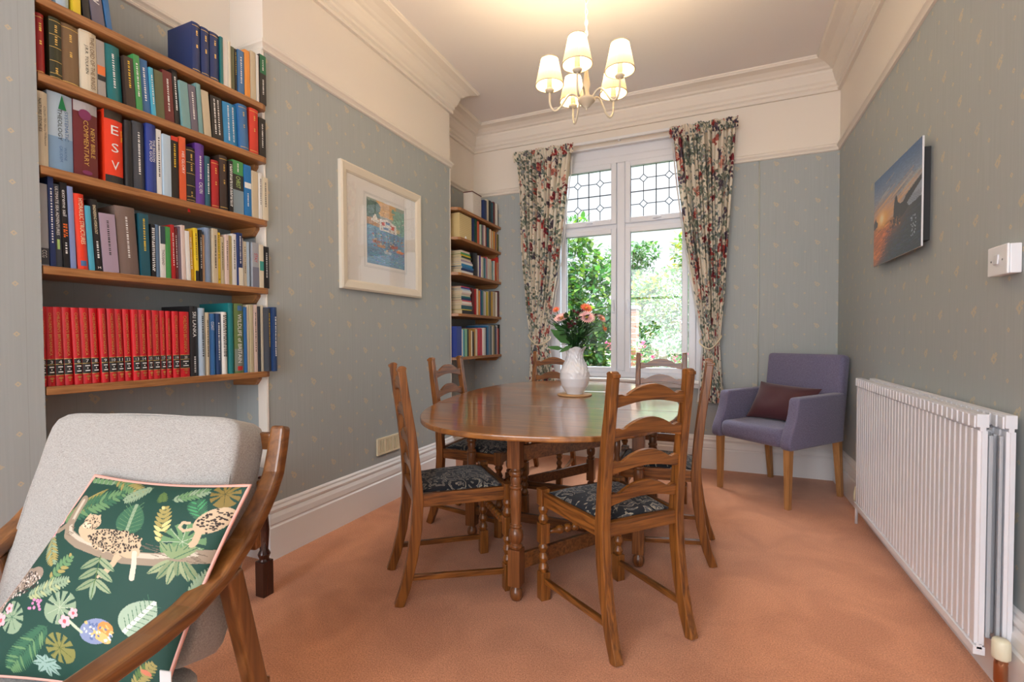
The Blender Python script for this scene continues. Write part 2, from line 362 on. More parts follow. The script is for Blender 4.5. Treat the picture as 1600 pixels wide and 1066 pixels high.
CORN = [(-.001, 3.135), (.022, 3.135), (.026, 3.150), (.020, 3.165), (.034, 3.175), (.034, 3.195), (.048, 3.210), (.062, 3.250), (.070, 3.268), (.070, 3.285), (.088, 3.292), (.10, 3.305),
        (.135, 3.325), (.17, 3.333), (.186, 3.336), (.190, 3.344), (.198, 3.350), (.198, 3.361), (-.001, 3.361)]
run('trim_1', LEFT + [(XR, YB), (XR, YREAR)], CORN, M_CREAMW)
RAIL = [(-.001, ZR0 - .004), (.012, ZR0), (.016, ZR0 + .008), (.012, ZR0 + .014), (.018, ZR0 + .022), (.026, ZR0 + .03), (.028, ZR0 + .042), (.022, ZR0 + .05), (.010, ZR0 + .056), (-.001, ZR0 + .058)]
run('trim_2', LEFT + [(WX0 - .12, YB)], RAIL, M_CREAMW)
run('trim_3', [(WX1 + .04, YB), (XR, YB), (XR, YREAR)], RAIL, M_CREAMW)
SK = [(-.001, 0), (.026, 0), (.026, .172), (.020, .180), (.020, .186), (.024, .192), (.022, .222), (.016, .236), (.012, .244), (.016, .250), (.018, .262), (.010, .276), (.010, .286), (.004, .296), (-.001, .298)]
run('baseboard_left', LEFT, SK, M_WHITE)
run('baseboard_back', [(XA, YB), (XR, YB), (XR, YREAR)], SK, M_WHITE)
# white painted corner bead on the alcove return, and on the breast's far arris
mb = MB(); mb.box(XC - .062, XC + .001, Y0 - .012, Y0 - .001, .3, ZR0); mb.tube([(XC, Y0 - .004, .3), (XC, Y0 - .004, ZR0)], .005, 8); struct(mb.build('trim_4', M_CREAMW))
mb = MB(); mb.tube([(XC, YC, .3), (XC, YC, ZR0)], .004, 8); struct(mb.build('trim_5', M_CREAMW))
mb = MB(); mb.tube([(.31, YB - .006, .3), (.31, YB - .006, ZR0)], .005, 6); struct(mb.build('trim_6', plain('painted_pipe', srgb(190, 194, 184), .5)))

# ------------------------------------------------------------------ garden window
WY = 4.64; FD = .05
def frame_rect(mb, x0, x1, z0, z1, w, y0, y1, wb=None):
    wb = wb or w
    mb.box(x0, x0 + w, y0, y1, z0, z1); mb.box(x1 - w, x1, y0, y1, z0, z1); mb.box(x0 + w, x1 - w, y0, y1, z0, z0 + wb); mb.box(x0 + w, x1 - w, y0, y1, z1 - w, z1)
win = thing('window_1', (0, 0, 0), 0, None, None); win['kind'] = 'structure'
mb = MB(); frame_rect(mb, -1.53, -.19, .79, 2.90, .062, WY, WY + .07)
mb.box(-.90, -.825, WY - .002, WY + .072, .853, 2.837); mb.box(-1.467, -.901, WY + .001, WY + .069, 2.21, 2.262); mb.box(-.824, -.253, WY + .001, WY + .069, 2.21, 2.262)
mb.box(WX0, -1.53, WY + .01, WY + .06, WZ0, WZ1); mb.box(-.19, WX1, WY + .01, WY + .06, WZ0, WZ1); mb.box(-1.53, -.19, WY + .01, WY + .06, 2.90, WZ1); mb.box(-1.53, -.19, WY + .01, WY + .06, WZ0, .79)
mb.build('window_frame', M_UPVC, win, bevel=.006)
mb = MB()
mb.box(WX0 - .001, WX0 + .01, YB, WY + .02, WZ0, WZ1); mb.box(WX1 - .01, WX1 + .001, YB, WY + .02, WZ0, WZ1); mb.box(WX0, WX1, YB, WY + .02, WZ1 - .012, WZ1)
mb.build('reveal', M_WHITE, win)
mb = MB(); mb.box(WX0 - .05, WX1 + .05, YB - .075, WY + .02, WZ0 - .016, WZ0 + .012); mb.box(WX0 - .03, WX1 + .03, YB - .03, YB - .001, WZ0 - .06, WZ0 - .016); mb.build('window_sill', M_WHITE, win, bevel=.006)
lead = plain('lead_came', (.03, .035, .045), .45, .6)
for (x0, x1) in ((-1.40, -.955), (-.77, -.31)):
    for (z0, z1, up) in ((.888, 2.165, 0), (2.307, 2.785, 1)):
        mb = MB(); frame_rect(mb, x0 - .052, x1 + .052, z0 - .052, z1 + .05, .05, WY - .018, WY + .045); s = mb.build('sash', M_UPVC, win, bevel=.006)
        g = MB(); g.box(x0 - .006, x1 + .006, WY + .018, WY + .022, z0 - .006, z1 + .006); g.build('glass_pane', M_GLASS, s)
        mb = MB(); frame_rect(mb, x0 - .003, x1 + .003, z0 - .003, z1 + .003, .004, WY + .008, WY + .017); mb.build('gasket', plain('gasket', (.03, .05, .07), .5), s)
        if up:
            c = MB(); dx = (x1 - x0) / 4; dz = (z1 - z0) / 4; t = .0042; k = .075 / 2 * .95; Y1, Y2 = WY + .012, WY + .017
            cx = [x0 + dx * i for i in range(5)]; cz = [z0 + dz * i for i in range(5)]
            c.box(cx[2] - t, cx[2] + t, Y1, Y2, z0, z1); c.box(x0, x1, Y1, Y2, cz[2] - t, cz[2] + t)
            for i in (1, 3):
                for a, b in ((z0, cz[1] - k), (cz[1] + k, cz[3] - k), (cz[3] + k, z1)): c.box(cx[i] - t * .7, cx[i] + t * .7, Y1, Y2, a, b)
                for a, b in ((x0, cx[1] - k), (cx[1] + k, cx[3] - k), (cx[3] + k, x1)): c.box(a, b, Y1, Y2, cz[i] - t * .7, cz[i] + t * .7)
                for j in (1, 3):
                    q = [(cx[i] - k, cz[j]), (cx[i], cz[j] + k), (cx[i] + k, cz[j]), (cx[i], cz[j] - k)]
                    for a in range(4):
                        p1, p2 = q[a], q[(a + 1) % 4]; c.tube([(p1[0], WY + .014, p1[1]), (p2[0], WY + .014, p2[1])], .0036, 4)
            c.build('leading', lead, s)
            h = MB(); xm = (x0 + x1) / 2; h.box(xm - .025, xm + .012, WY - .03, WY - .018, z0 - .04, z0 - .018); h.box(xm - .012, xm + .05, WY - .042, WY - .03, z0 - .033, z0 - .02); h.build('stay', M_UPVC, s, bevel=.003)
        else:
            xh = x1 + .026 if x0 < -1 else x0 - .026
            h = MB(); h.box(xh - .012, xh + .012, WY - .030, WY - .018, 1.40, 1.50); h.box(xh - .009, xh + .009, WY - .055, WY - .035, 1.42, 1.53); h.box(xh - .007, xh + .007, WY - .05, WY - .02, 1.435, 1.46); h.build('handle', M_UPVC, s, bevel=.003)
# unseen rear window, added as an opening for the fill light: plain frame and glass
w2 = thing('added_rear_window', (0, 0, 0), 0, None, None); w2['kind'] = 'structure'
mb = MB(); frame_rect(mb, RX0, RX1, RZ0, RZ1, .06, YREAR - .06, YREAR); mb.box(-.68, -.62, YREAR - .06, YREAR, RZ0, RZ1); mb.box(RX0, RX1, YREAR - .06, YREAR, 2.1, 2.15); mb.build('window_frame', M_UPVC, w2)
# ------------------------------------------------------------------ raster painting for printed cloth and pictures
class Canvas:
    def __init__(s, w, h, bg): s.w, s.h = w, h; s.a = np.ones((h, w, 3)) * np.array(bg); s.Y, s.X = np.mgrid[0:h, 0:w].astype(float)
    def win(s, x0, x1, y0, y1):
        x0 = int(max(0, math.floor(x0))); x1 = int(min(s.w, math.ceil(x1) + 1)); y0 = int(max(0, math.floor(y0))); y1 = int(min(s.h, math.ceil(y1) + 1)); return slice(y0, max(y0, y1)), slice(x0, max(x0, x1))
    def ell(s, cx, cy, rx, ry, ang, col):
        r = max(rx, ry) + 1; w = s.win(cx - r, cx + r, cy - r, cy + r); X = s.X[w] - cx; Y = s.Y[w] - cy; c, n = math.cos(ang), math.sin(ang)
        u = X * c + Y * n; v = -X * n + Y * c; s.a[w][(u / rx) ** 2 + (v / ry) ** 2 <= 1] = col
    def leaf(s, x0, y0, x1, y1, wd, col, vein=None):
        L = math.hypot(x1 - x0, y1 - y0); 
        if L < 1: return
        r = wd + 1; w = s.win(min(x0, x1) - r, max(x0, x1) + r, min(y0, y1) - r, max(y0, y1) + r); dx, dy = (x1 - x0) / L, (y1 - y0) / L
        X = s.X[w] - x0; Y = s.Y[w] - y0; t = (X * dx + Y * dy) / L; v = np.abs(-X * dy + Y * dx)
        tt = np.clip(t, 0, 1); m = (t >= 0) & (t <= 1) & (v <= wd * 2.0 * np.sqrt(tt) * (1 - tt) ** .8 + .4); s.a[w][m] = col
        if vein is not None: s.a[w][m & (v < max(.6, wd * .10))] = vein
    def line(s, pts, wd, col):
        for (x0, y0), (x1, y1) in zip(pts, pts[1:]):
            L = max(math.hypot(x1 - x0, y1 - y0), .01); w = s.win(min(x0, x1) - wd, max(x0, x1) + wd, min(y0, y1) - wd, max(y0, y1) + wd)
            X = s.X[w] - x0; Y = s.Y[w] - y0; dx, dy = (x1 - x0) / L, (y1 - y0) / L; t = np.clip(X * dx + Y * dy, 0, L); s.a[w][np.hypot(X - t * dx, Y - t * dy) <= wd / 2] = col
    def poly(s, pts, col):
        xs = [p[0] for p in pts]; ys = [p[1] for p in pts]; w = s.win(min(xs), max(xs), min(ys), max(ys)); X, Y = s.X[w], s.Y[w]; ins = np.zeros(X.shape, bool)
        for (x0, y0), (x1, y1) in zip(pts, pts[1:] + pts[:1]):
            if y0 == y1: continue
            c = ((Y < y0) != (Y < y1)) & (X < (x1 - x0) * (Y - y0) / (y1 - y0) + x0); ins ^= c
        s.a[w][ins] = col
    def frond(s, x0, y0, x1, y1, wd, n, col, rnd, col2=None):
        L = math.hypot(x1 - x0, y1 - y0); dx, dy = (x1 - x0) / L, (y1 - y0) / L; s.line([(x0, y0), (x1, y1)], 2, col)
        for i in range(n):
            t = (i + .5) / n; px, py = x0 + dx * L * t, y0 + dy * L * t; ln = wd * (math.sin(math.pi * (.15 + .8 * t)) ** .7)
            for sd in (-1, 1):
                a = math.atan2(dy, dx) + sd * .85; c = col if (col2 is None or rnd.random() < .6) else col2
                s.leaf(px, py, px + math.cos(a) * ln, py + math.sin(a) * ln, max(1.6, L / n * .42), c)
    def sample(s, x, y):
        xi = np.clip(np.round(x).astype(int), 0, s.w - 1); yi = np.clip(np.round(y).astype(int), 0, s.h - 1); return s.a[yi, xi]
S = lambda r, g, b: np.array(srgb(r, g, b))

# ------------------------------------------------------------------ ladder-back dining chair
def tapestry():
    m, nt, b, N, L = newmat('seat_tapestry')
    tc = N.new('ShaderNodeTexCoord'); n1 = N.new('ShaderNodeTexNoise'); n1.inputs['Scale'].default_value = 11; n1.inputs['Detail'].default_value = 2; n1.inputs['Distortion'].default_value = 1.6
    vo = N.new('ShaderNodeTexVoronoi'); vo.inputs['Scale'].default_value = 13; vo.feature = 'F1'
    mx0 = N.new('ShaderNodeVectorMath'); mx0.operation = 'ADD'; sc_ = N.new('ShaderNodeVectorMath'); sc_.operation = 'SCALE'; sc_.inputs['Scale'].default_value = .09
    L.new(tc.outputs['Object'], n1.inputs['Vector']); L.new(n1.outputs['Color'], sc_.inputs[0]); L.new(tc.outputs['Object'], mx0.inputs[0]); L.new(sc_.outputs[0], mx0.inputs[1]); L.new(mx0.outputs[0], vo.inputs['Vector'])
    w = node(N, 'ShaderNodeMath', operation='MULTIPLY'); w.inputs[1].default_value = 17; L.new(vo.outputs['Distance'], w.inputs[0])
    sn = node(N, 'ShaderNodeMath', operation='SINE'); L.new(w.outputs[0], sn.inputs[0])
    rp = N.new('ShaderNodeValToRGB'); e = rp.color_ramp.elements; e[0].position = .30; e[0].color = (.008, .010, .016, 1); e[1].position = .74; e[1].color = (.62, .52, .36, 1); x = e.new(.56); x.color = (.020, .026, .036, 1); x = e.new(.93); x.color = (.09, .09, .10, 1)
    hf = node(N, 'ShaderNodeMath', operation='MULTIPLY_ADD'); hf.inputs[1].default_value = .5; hf.inputs[2].default_value = .5; L.new(sn.outputs[0], hf.inputs[0]); L.new(hf.outputs[0], rp.inputs[0])
    n3 = N.new('ShaderNodeTexNoise'); n3.inputs['Scale'].default_value = 6; L.new(tc.outputs['Object'], n3.inputs['Vector'])
    t = N.new('ShaderNodeMix'); t.data_type = 'RGBA'; t.blend_type = 'MULTIPLY'; t.inputs[0].default_value = .5; r3 = N.new('ShaderNodeValToRGB'); r3.color_ramp.elements[0].position = .4; r3.color_ramp.elements[0].color = (.58, .58, .60, 1); r3.color_ramp.elements[1].position = .6
    L.new(n3.outputs['Fac'], r3.inputs[0]); L.new(rp.outputs[0], t.inputs[6]); L.new(r3.outputs[0], t.inputs[7]); L.new(t.outputs[2], b.inputs['Base Color'])
    b.inputs['Roughness'].default_value = .85; b.inputs['Sheen Weight'].default_value = .2
    bp = N.new('ShaderNodeBump'); bp.inputs['Strength'].default_value = .3; bp.inputs['Distance'].default_value = .002; L.new(hf.outputs[0], bp.inputs['Height']); L.new(bp.outputs[0], b.inputs['Normal']); return m
M_TAP = tapestry()
def slat_poly(w, hc, he, rise):
    """arched rail with small shouldered scrolls at both ends: outline in (x, z) about its lower ends"""
    top = []; bot = []; n = 24
    for i in range(n + 1):
        u = i / n * 2 - 1; x = u * w / 2; a = abs(u)
        if a > .72: zt = he + .010 * math.sin((a - .72) / .28 * math.pi * .9)
        elif a > .66: zt = he + .001 + (.72 - a) / .06 * .006
        else: zt = he + .007 + rise * math.cos(a / .66 * math.pi / 2) ** .85
        bot.append((x, rise * .62 * math.cos(min(1, a / .95) * math.pi / 2))); top.append((x, zt))
    return bot + top[::-1]
def make_chair(label):
    t = thing('dining_chair', (0, 0, 0), 0, label, 'chair', 'ladder-back dining chairs around the table')
    for sx in (-1, 1):
        mb = MB(); x = sx * .178
        path = [(x, -.292, 0), (x, -.262, .08), (x, -.232, .20), (x, -.213, .33), (x, -.205, .46), (x, -.214, .60), (x, -.232, .76), (x, -.256, .92), (x, -.270, 1.03)]
        mb.sweep_rect(path, [.035, .036, .038, .039, .040, .039, .038, .036, .035], [.040, .044, .046, .048, .048, .044, .040, .036, .034]); p = mb.build('back_post', oak('Z'), t, bevel=.004)
        mb = MB(); mb.box(x - .0165, x + .0165, -.293, -.252, 1.026, 1.040); mb.prism([(-.268 + .019 * math.cos(a), 1.037 + .013 * math.sin(a)) for a in np.linspace(0, math.pi, 9)], 'X', x - .0165, x + .0165); mb.build('finial', oak('Z'), p, bevel=.003)
        mb = MB(); xf = sx * .205; yf = .205; k = .0225
        for z0, z1 in ((0, .125), (.255, .345), (.425, .500)): mb.box(xf - k, xf + k, yf - k, yf + k, z0, z1)
        def turn(z0, z1, beads):
            pr = [(.014, z0)]
            for i in range(beads):
                a, b = z0 + (z1 - z0) * i / beads, z0 + (z1 - z0) * (i + 1) / beads
                for q in np.linspace(0, 1, 9)[1:]: pr.append((.0135 + .0088 * math.sin(q * math.pi) ** .8 + (.003 if .4 < q < .6 else 0), a + (b - a) * q))
            return pr
        mb.lathe(turn(.12, .26, 3), xf, yf, 16); mb.lathe(turn(.34, .43, 2), xf, yf, 16); mb.build('front_leg', oak('Z'), t, bevel=.003)
        # side rail and low side stretcher
        mb = MB(); a = Vector((x, -.20, 0)); b = Vector((xf, yf, 0)); d = (b - a).normalized(); nn = Vector((d.y, -d.x, 0)) * .011
        for z0, z1, nm, kk in ((.425, .485, 'seat_rail', 1), (.075, .100, 'side_stretcher', .9)):
            mb = MB(); off = Vector((0, -.035, 0)) if nm == 'side_stretcher' else Vector((0, 0, 0)); aa = a + off
            zz = .03 if nm == 'side_stretcher' else 0
            pts = [aa - nn * kk, aa + nn * kk, b + nn * kk, b - nn * kk]
            vs = [(p_.x, p_.y, z0 + (zz if i < 2 else 0)) for i, p_ in enumerate(pts)] + [(p_.x, p_.y, z1 + (zz if i < 2 else 0)) for i, p_ in enumerate(pts)]
            mb.add(vs, [(3, 2, 1, 0), (4, 5, 6, 7)] + [(i, (i + 1) % 4, 4 + (i + 1) % 4, 4 + i) for i in range(4)]); mb.build(nm, oak('Y'), t, bevel=.003)
    mb = MB(); mb.box(-.19, .19, yf - .012, yf + .012, .430, .485); mb.build('seat_rail', oak('X'), t, bevel=.003)
    mb = MB(); mb.box(-.165, .165, -.222, -.198, .430, .485); mb.build('seat_rail', oak('X'), t, bevel=.003)
    mb = MB(); pr = [(.011, -.185), (.011, -.15)]
    for i in range(7):
        a, b = -.14 + .28 * i / 7, -.14 + .28 * (i + 1) / 7
        for q in np.linspace(0, 1, 8)[1:]: pr.append((.0095 + .0105 * math.sin(q * math.pi) ** .7, a + (b - a) * q))
    pr += [(.011, .15), (.011, .185)]
    mb.lathe(pr, 0, 0, 14, T=Matrix.Translation((0, yf, .300)) @ Matrix.Rotation(R(90), 4, 'Y')); mb.build('bobbin_stretcher', oak('X'), t)
    for i, z in enumerate((.915, .790, .665, .545)):
        y = -.2 - .062 * max(0, (z + .03 - .46)) / .57 - .002
        w = .328; mb = MB(); tilt = Matrix.Translation((0, y, z)) @ Matrix.Rotation(R(6), 4, 'X')
        mb.prism(slat_poly(w, .05, .041, .036), 'Y', -.008, .008, T=tilt); mb.build('back_slat', oak('X'), t, bevel=.002)
    def seat(U, V):
        hx = (.158 + .030 * V); x = (U * 2 - 1) * hx; y = -.185 + .372 * V
        b = (1 - np.abs(U * 2 - 1) ** 5) * (1 - np.abs(V * 2 - 1) ** 5); return x, y, .484 + .030 * b
    mb = grid_obj('seat_pad', seat, 24, 24, M_TAP, t); q = mb.modifiers.new('s', 'SOLIDIFY'); q.thickness = .02; q.offset = -1
    return t
ch = make_chair('oak ladder-back chair nearest the camera, seen from behind, in front of the table')
spots = [((-.425, 2.02, 0), 48, None),
         ((-1.185, 2.03, 0), -47, 'oak ladder-back chair side-on at the near left, posts against the grey wall'),
         ((-.315, 2.79, 0), 92, 'oak ladder-back chair right of the table, edge-on, nearest the purple armchair'),
         ((-1.385, 2.74, 0), -90, 'oak ladder-back chair left of the table, standing before the far bookshelves'),
         ((-1.34, 3.775, 0), 179, 'oak ladder-back chair at the far end of the table, left, beside the flower vase'),
         ((-.425, 3.76, 0), 180, 'oak ladder-back chair at the far end of the table, below the right window pane')]
chairs = [ch]
for (loc, rz, lb) in spots:
    o = ch if lb is None else copy_tree(ch)
    o.location = loc; o.rotation_euler = (0, 0, R(rz))
    if lb: o['label'] = lb; chairs.append(o)

# ------------------------------------------------------------------ gateleg dining table
TZ = .80
tb = thing('gateleg_table', (-.85, 2.76, 0), 0, 'polished oval oak gateleg dining table with turned legs in the middle of the room', 'table')
TC = Vector((-.85, 2.76, 0))
def tabletop():
    cx, cy, a, b, r, n = -.891 + .85, 2.826 - 2.76, .677, 1.175, .16, 2.6
    out = []
    for t in np.linspace(0, 2 * math.pi, 160, endpoint=False):
        u = a * np.sign(math.cos(t)) * abs(math.cos(t)) ** (2 / n); v = b * np.sign(math.sin(t)) * abs(math.sin(t)) ** (2 / n)
        out.append((cx + u * math.cos(r) - v * math.sin(r), cy + u * math.sin(r) + v * math.cos(r)))
    return out
def clip(poly, nx, ny, d):
    out = []
    for p, q in zip(poly, poly[1:] + poly[:1]):
        a = p[0] * nx + p[1] * ny - d; b = q[0] * nx + q[1] * ny - d
        if a <= 0: out.append(p)
        if a * b < 0: k = a / (a - b); out.append((p[0] + (q[0] - p[0]) * k, p[1] + (q[1] - p[1]) * k))
    return out
def top_mat():
    m, nt, b, N, L = newmat('polished_table_top')
    tc = N.new('ShaderNodeTexCoord'); mp = N.new('ShaderNodeMapping'); mp.inputs['Scale'].default_value = (2.2, 30, 5); mp.inputs['Rotation'].default_value = (0, 0, R(-6))
    nz = N.new('ShaderNodeTexNoise'); nz.inputs['Scale'].default_value = 1.5; nz.inputs['Detail'].default_value = 8; nz.inputs['Distortion'].default_value = .5
    rp = N.new('ShaderNodeValToRGB'); e = rp.color_ramp.elements; e[0].position = .3; e[0].color = (.125, .042, .010, 1); e[1].position = .72; e[1].color = (.38, .155, .036, 1)
    L.new(tc.outputs['Object'], mp.inputs['Vector']); L.new(mp.outputs[0], nz.inputs['Vector']); L.new(nz.outputs['Fac'], rp.inputs[0])
    # boards
    sp = N.new('ShaderNodeSeparateXYZ'); L.new(tc.outputs['Object'], sp.inputs[0])
    d = node(N, 'ShaderNodeMath', operation='MULTIPLY'); d.inputs[1].default_value = 7.2; L.new(sp.outputs[1], d.inputs[0]); fl = node(N, 'ShaderNodeMath', operation='FLOOR'); L.new(d.outputs[0], fl.inputs[0])
    wn_ = N.new('ShaderNodeTexWhiteNoise'); wn_.noise_dimensions = '1D'; L.new(fl.outputs[0], wn_.inputs['W'])
    mr = N.new('ShaderNodeMapRange'); mr.inputs['To Min'].default_value = .78; mr.inputs['To Max'].default_value = 1.12; L.new(wn_.outputs['Value'], mr.inputs['Value'])
    fr = node(N, 'ShaderNodeMath', operation='FRACT'); L.new(d.outputs[0], fr.inputs[0]); ln = node(N, 'ShaderNodeMath', operation='LESS_THAN'); ln.inputs[1].default_value = .012; L.new(fr.outputs[0], ln.inputs[0])
    sub = node(N, 'ShaderNodeMath', operation='MULTIPLY_ADD'); sub.inputs[1].default_value = -.35; L.new(ln.outputs[0], sub.inputs[0]); L.new(mr.outputs[0], sub.inputs[2])
    vm = N.new('ShaderNodeVectorMath'); vm.operation = 'SCALE'; L.new(rp.outputs[0], vm.inputs[0]); L.new(sub.outputs[0], vm.inputs['Scale']); L.new(vm.outputs[0], b.inputs['Base Color'])
    b.inputs['Roughness'].default_value = .28; b.inputs['Coat Weight'].default_value = .95; b.inputs['Coat Roughness'].default_value = .10
    bp = N.new('ShaderNodeBump'); bp.inputs['Strength'].default_value = .10; bp.inputs['Distance'].default_value = .001; L.new(nz.outputs['Fac'], bp.inputs['Height']); L.new(bp.outputs[0], b.inputs['Normal']); L.new(bp.outputs[0], b.inputs['Coat Normal']); return m
M_TOP = top_mat()
full = tabletop(); nx, ny = -math.sin(.10), math.cos(.10)
s1, s2 = -.325, .46     # seam offsets along the board direction
for nm, parts in (('drop_leaf', [(nx, ny, s1 - .0025)]), ('tabletop', [(-nx, -ny, -(s1 + .0025)), (nx, ny, s2 - .0025)]), ('drop_leaf', [(-nx, -ny, -(s2 + .0025))])):
    q = full
    for c in parts: q = clip(q, *c)
    mb = MB(); mb.prism(q, 'Z', TZ - .024, TZ); o = mb.build(nm, M_TOP, tb, bevel=.007, seg=3)
    for m_ in o.modifiers: m_.angle_limit = R(60)
def turned_leg(x, y, name='leg', ztop=TZ - .026):
    k = .029; mb = MB(); mb.box(x - k, x + k, y - k, y + k, .595, ztop); mb.box(x - k, x + k, y - k, y + k, .07, .235); pr = [(.022, .232), (.029, .242), (.029, .252), (.020, .258), (.024, .262), (.031, .275), (.033, .295), (.031, .315), (.023, .325), (.023, .329), (.028, .333), (.028, .341), (.0215, .346), (.024, .40), (.026, .46), (.0265, .485), (.022, .50), (.028, .505), (.028, .514), (.021, .52), (.0255, .545), (.021, .557), (.029, .563), (.031, .571), (.029, .580), (.022, .586), (.022, .60)]
    mb.lathe(pr, x, y, 20); l = mb.build(name, wood('table_oak', (.09, .028, .009), (.30, .11, .032), 'Z', .3), tb, bevel=.003)
    mb = MB(); mb.lathe([(.012, .0), (.022, .006), (.029, .022), (.030, .035), (.026, .052), (.016, .062), (.016, .072)], x, y, 18); mb.build('bun_foot', wood('table_oak', OAKD, OAKL), l)
def rail(x0, y0, x1, y1, z0, z1, w=.022, name='stretcher'):
    a = Vector((x0, y0)); b = Vector((x1, y1)); d = (b - a).normalized(); n = Vector((d.y, -d.x)) * w / 2; q = [a - n, a + n, b + n, b - n]
    mb = MB(); mb.prism([(p.x, p.y) for p in q], 'Z', z0, z1); mb.build(name, wood('table_oak_rail', (.065, .022, .007), (.24, .09, .027), 'X', .3), tb, bevel=.003)
LX = (-.48, .48); LY = (-.28, .29)
for lx in LX:
    for ly in LY: turned_leg(lx, ly)
turned_leg(.027, -.843 + .029, 'gate_leg'); turned_leg(-.05, .86, 'gate_leg')
for ly in LY: rail(LX[0] + .029, ly, LX[1] - .029, ly, .68, .77, name='apron'); rail(LX[0] + .029, ly, LX[1] - .029, ly, .135, .185)
for lx in LX: rail(lx, LY[0] + .029, lx, LY[1] - .029, .68, .77, name='apron'); rail(lx, LY[0] + .029, lx, LY[1] - .029, .135, .185)
rail(.04, -.79, .352, -.305, .622, .690, name='gate_rail'); rail(.04, -.79, .352, -.305, .135, .205, name='gate_rail')
rail(-.07, .835, -.38, .315, .622, .690, name='gate_rail'); rail(-.07, .835, -.38, .315, .135, .205, name='gate_rail')
# gate pivots
for x, y in ((.37, -.28), (-.39, .29)):
    mb = MB(); mb.lathe([(.018, .19), (.018, .25), (.014, .3), (.02, .36), (.013, .42), (.02, .5), (.014, .56), (.018, .6), (.018, .68)], x, y, 12); mb.build('gate_pivot', wood('table_oak', OAKD, OAKL), tb)

# ------------------------------------------------------------------ vase of flowers on a mat
VX, VY = -.846, 2.975
mb = MB(); mb.lathe([(.0, TZ), (.105, TZ), (.110, TZ + .003), (.110, TZ + .008), (.106, TZ + .011), (.0, TZ + .011)], VX, VY, 40, cap=False)
tag(mb.build('place_mat', plain('cork_mat', srgb(176, 140, 100), .7, bump=(200, .3))), 'round cork mat under the white vase on the table', 'mat')
v = thing('vase', (VX, VY, TZ + .011), 0, 'white ceramic jug-shaped vase with raised leaf pattern holding flowers', 'vase')
M_CER = plain('white_glazed_ceramic', srgb(226, 226, 230), .22, coat=.5)
def vase(U, V):
    z = V * .295; pr = [(0, .052), (.01, .056), (.05, .082), (.10, .0945), (.14, .093), (.18, .078), (.215, .060), (.245, .053), (.27, .056), (.295, .068)]
    r = np.interp(z, [p[0] for p in pr], [p[1] for p in pr]); k = np.ones(9) / 9
    a = U * 2 * math.pi
    rel = .0035 * np.clip(np.sin(a * 13 + z * 60) * np.sin(z * 130 + np.sin(a * 5) * 2), -.3, 1) * np.clip((z - .09) / .04, 0, 1) * np.clip(np.cos(a + .6) * 1.6 + (z - .15) * 9, 0, 1)
    rim = 1 + .05 * np.clip((z - .25) / .045, 0, 1) * np.sin(a * 5)
    r = (r + rel) * rim; return r * np.cos(a), r * np.sin(a), z + .006 * np.clip((z - .25) / .045, 0, 1) * np.sin(a * 5 + 1)
o = grid_obj('vase_body', vase, 160, 110, M_CER, v); q = o.modifiers.new('s', 'SOLIDIFY'); q.thickness = .004; q.offset = -1
mb = MB(); mb.lathe([(0, 0), (.053, 0), (.053, .004), (0, .004)], 0, 0, 32, cap=False); mb.build('base', M_CER, v)
rnd = random.Random(5)
def leaf_quad(mb, p, d, up, L, W, fold=.2):
    """a pointed leaf of four faces folded on its midrib"""
    d = d.normalized(); s_ = d.cross(up)
    if s_.length < .05: s_ = d.cross(Vector((1, 0, 0)))
    s_.normalize(); n = s_.cross(d); q = [p, p + d * L * .35 + s_ * W - n * W * fold * -1, p + d * L * .75 + s_ * W * .7 + n * W * fold, p + d * L, p + d * L * .75 - s_ * W * .7 + n * W * fold, p + d * L * .35 - s_ * W + n * W * fold, p + d * L * .4, p + d * L * .75]
    q[1] = p + d * L * .35 + s_ * W + n * W * fold
    mb.add([tuple(a) for a in q], [(0, 1, 6), (1, 2, 7, 6), (2, 3, 7), (0, 6, 5), (6, 7, 4, 5), (7, 3, 4)], True)
bq = thing('flower_bunch', (VX, VY, TZ + .15), 0, 'bunch of pink and coral dahlias with dark green leaves in the white vase', 'flowers')
rt = Vector((.9184, .3956, 0)); fwv = Vector((-.3956, .9181, 0))
G1 = plain('leaf_dark_green', (.025, .085, .022), .4, var=.4); G2 = plain('leaf_bright_green', (.06, .18, .04), .45, var=.3)
def at_v(px, py, dp=0): return rt * ((px - 898) / 749 * 3.08) + Vector((0, 0, (618 - py) / 749 * 3.08 - .15)) + fwv * dp
mb = MB()
for i in range(330):
    a = rnd.uniform(0, 6.28); h = rnd.uniform(.165, .36); r0 = rnd.uniform(.0, 1) ** .6 * (.035 + (h - .16) * .62); p = Vector((math.cos(a) * r0, math.sin(a) * r0 * .9, h))
    d = Vector((math.cos(a), math.sin(a), rnd.uniform(-.3, 1.0))); leaf_quad(mb, p, d, Vector((0, 0, 1)), rnd.uniform(.04, .085), rnd.uniform(.009, .017))
lv = mb.build('foliage', [G1], bq, fix=False)
mb = MB()
for px, py, L, W, dx, dz in ((890, 538, .16, .030, -1, .75), (884, 524, .12, .018, -1, .9), (880, 545, .11, .014, -1, .1), (925, 520, .13, .012, 1, .5), (915, 525, .13, .014, .8, .9), (905, 530, .12, .016, .3, 1), (928, 540, .10, .010, 1, .05), (893, 540, .10, .014, -.6, -.3)):
    mb = MB(); leaf_quad(mb, at_v(px, py, -.04), rt * dx + Vector((0, 0, dz)) - fwv * .2, -fwv * 1.0 + Vector((0, 0, .2)), L, W); mb.build('broad_leaf', [G2], bq, fix=False)
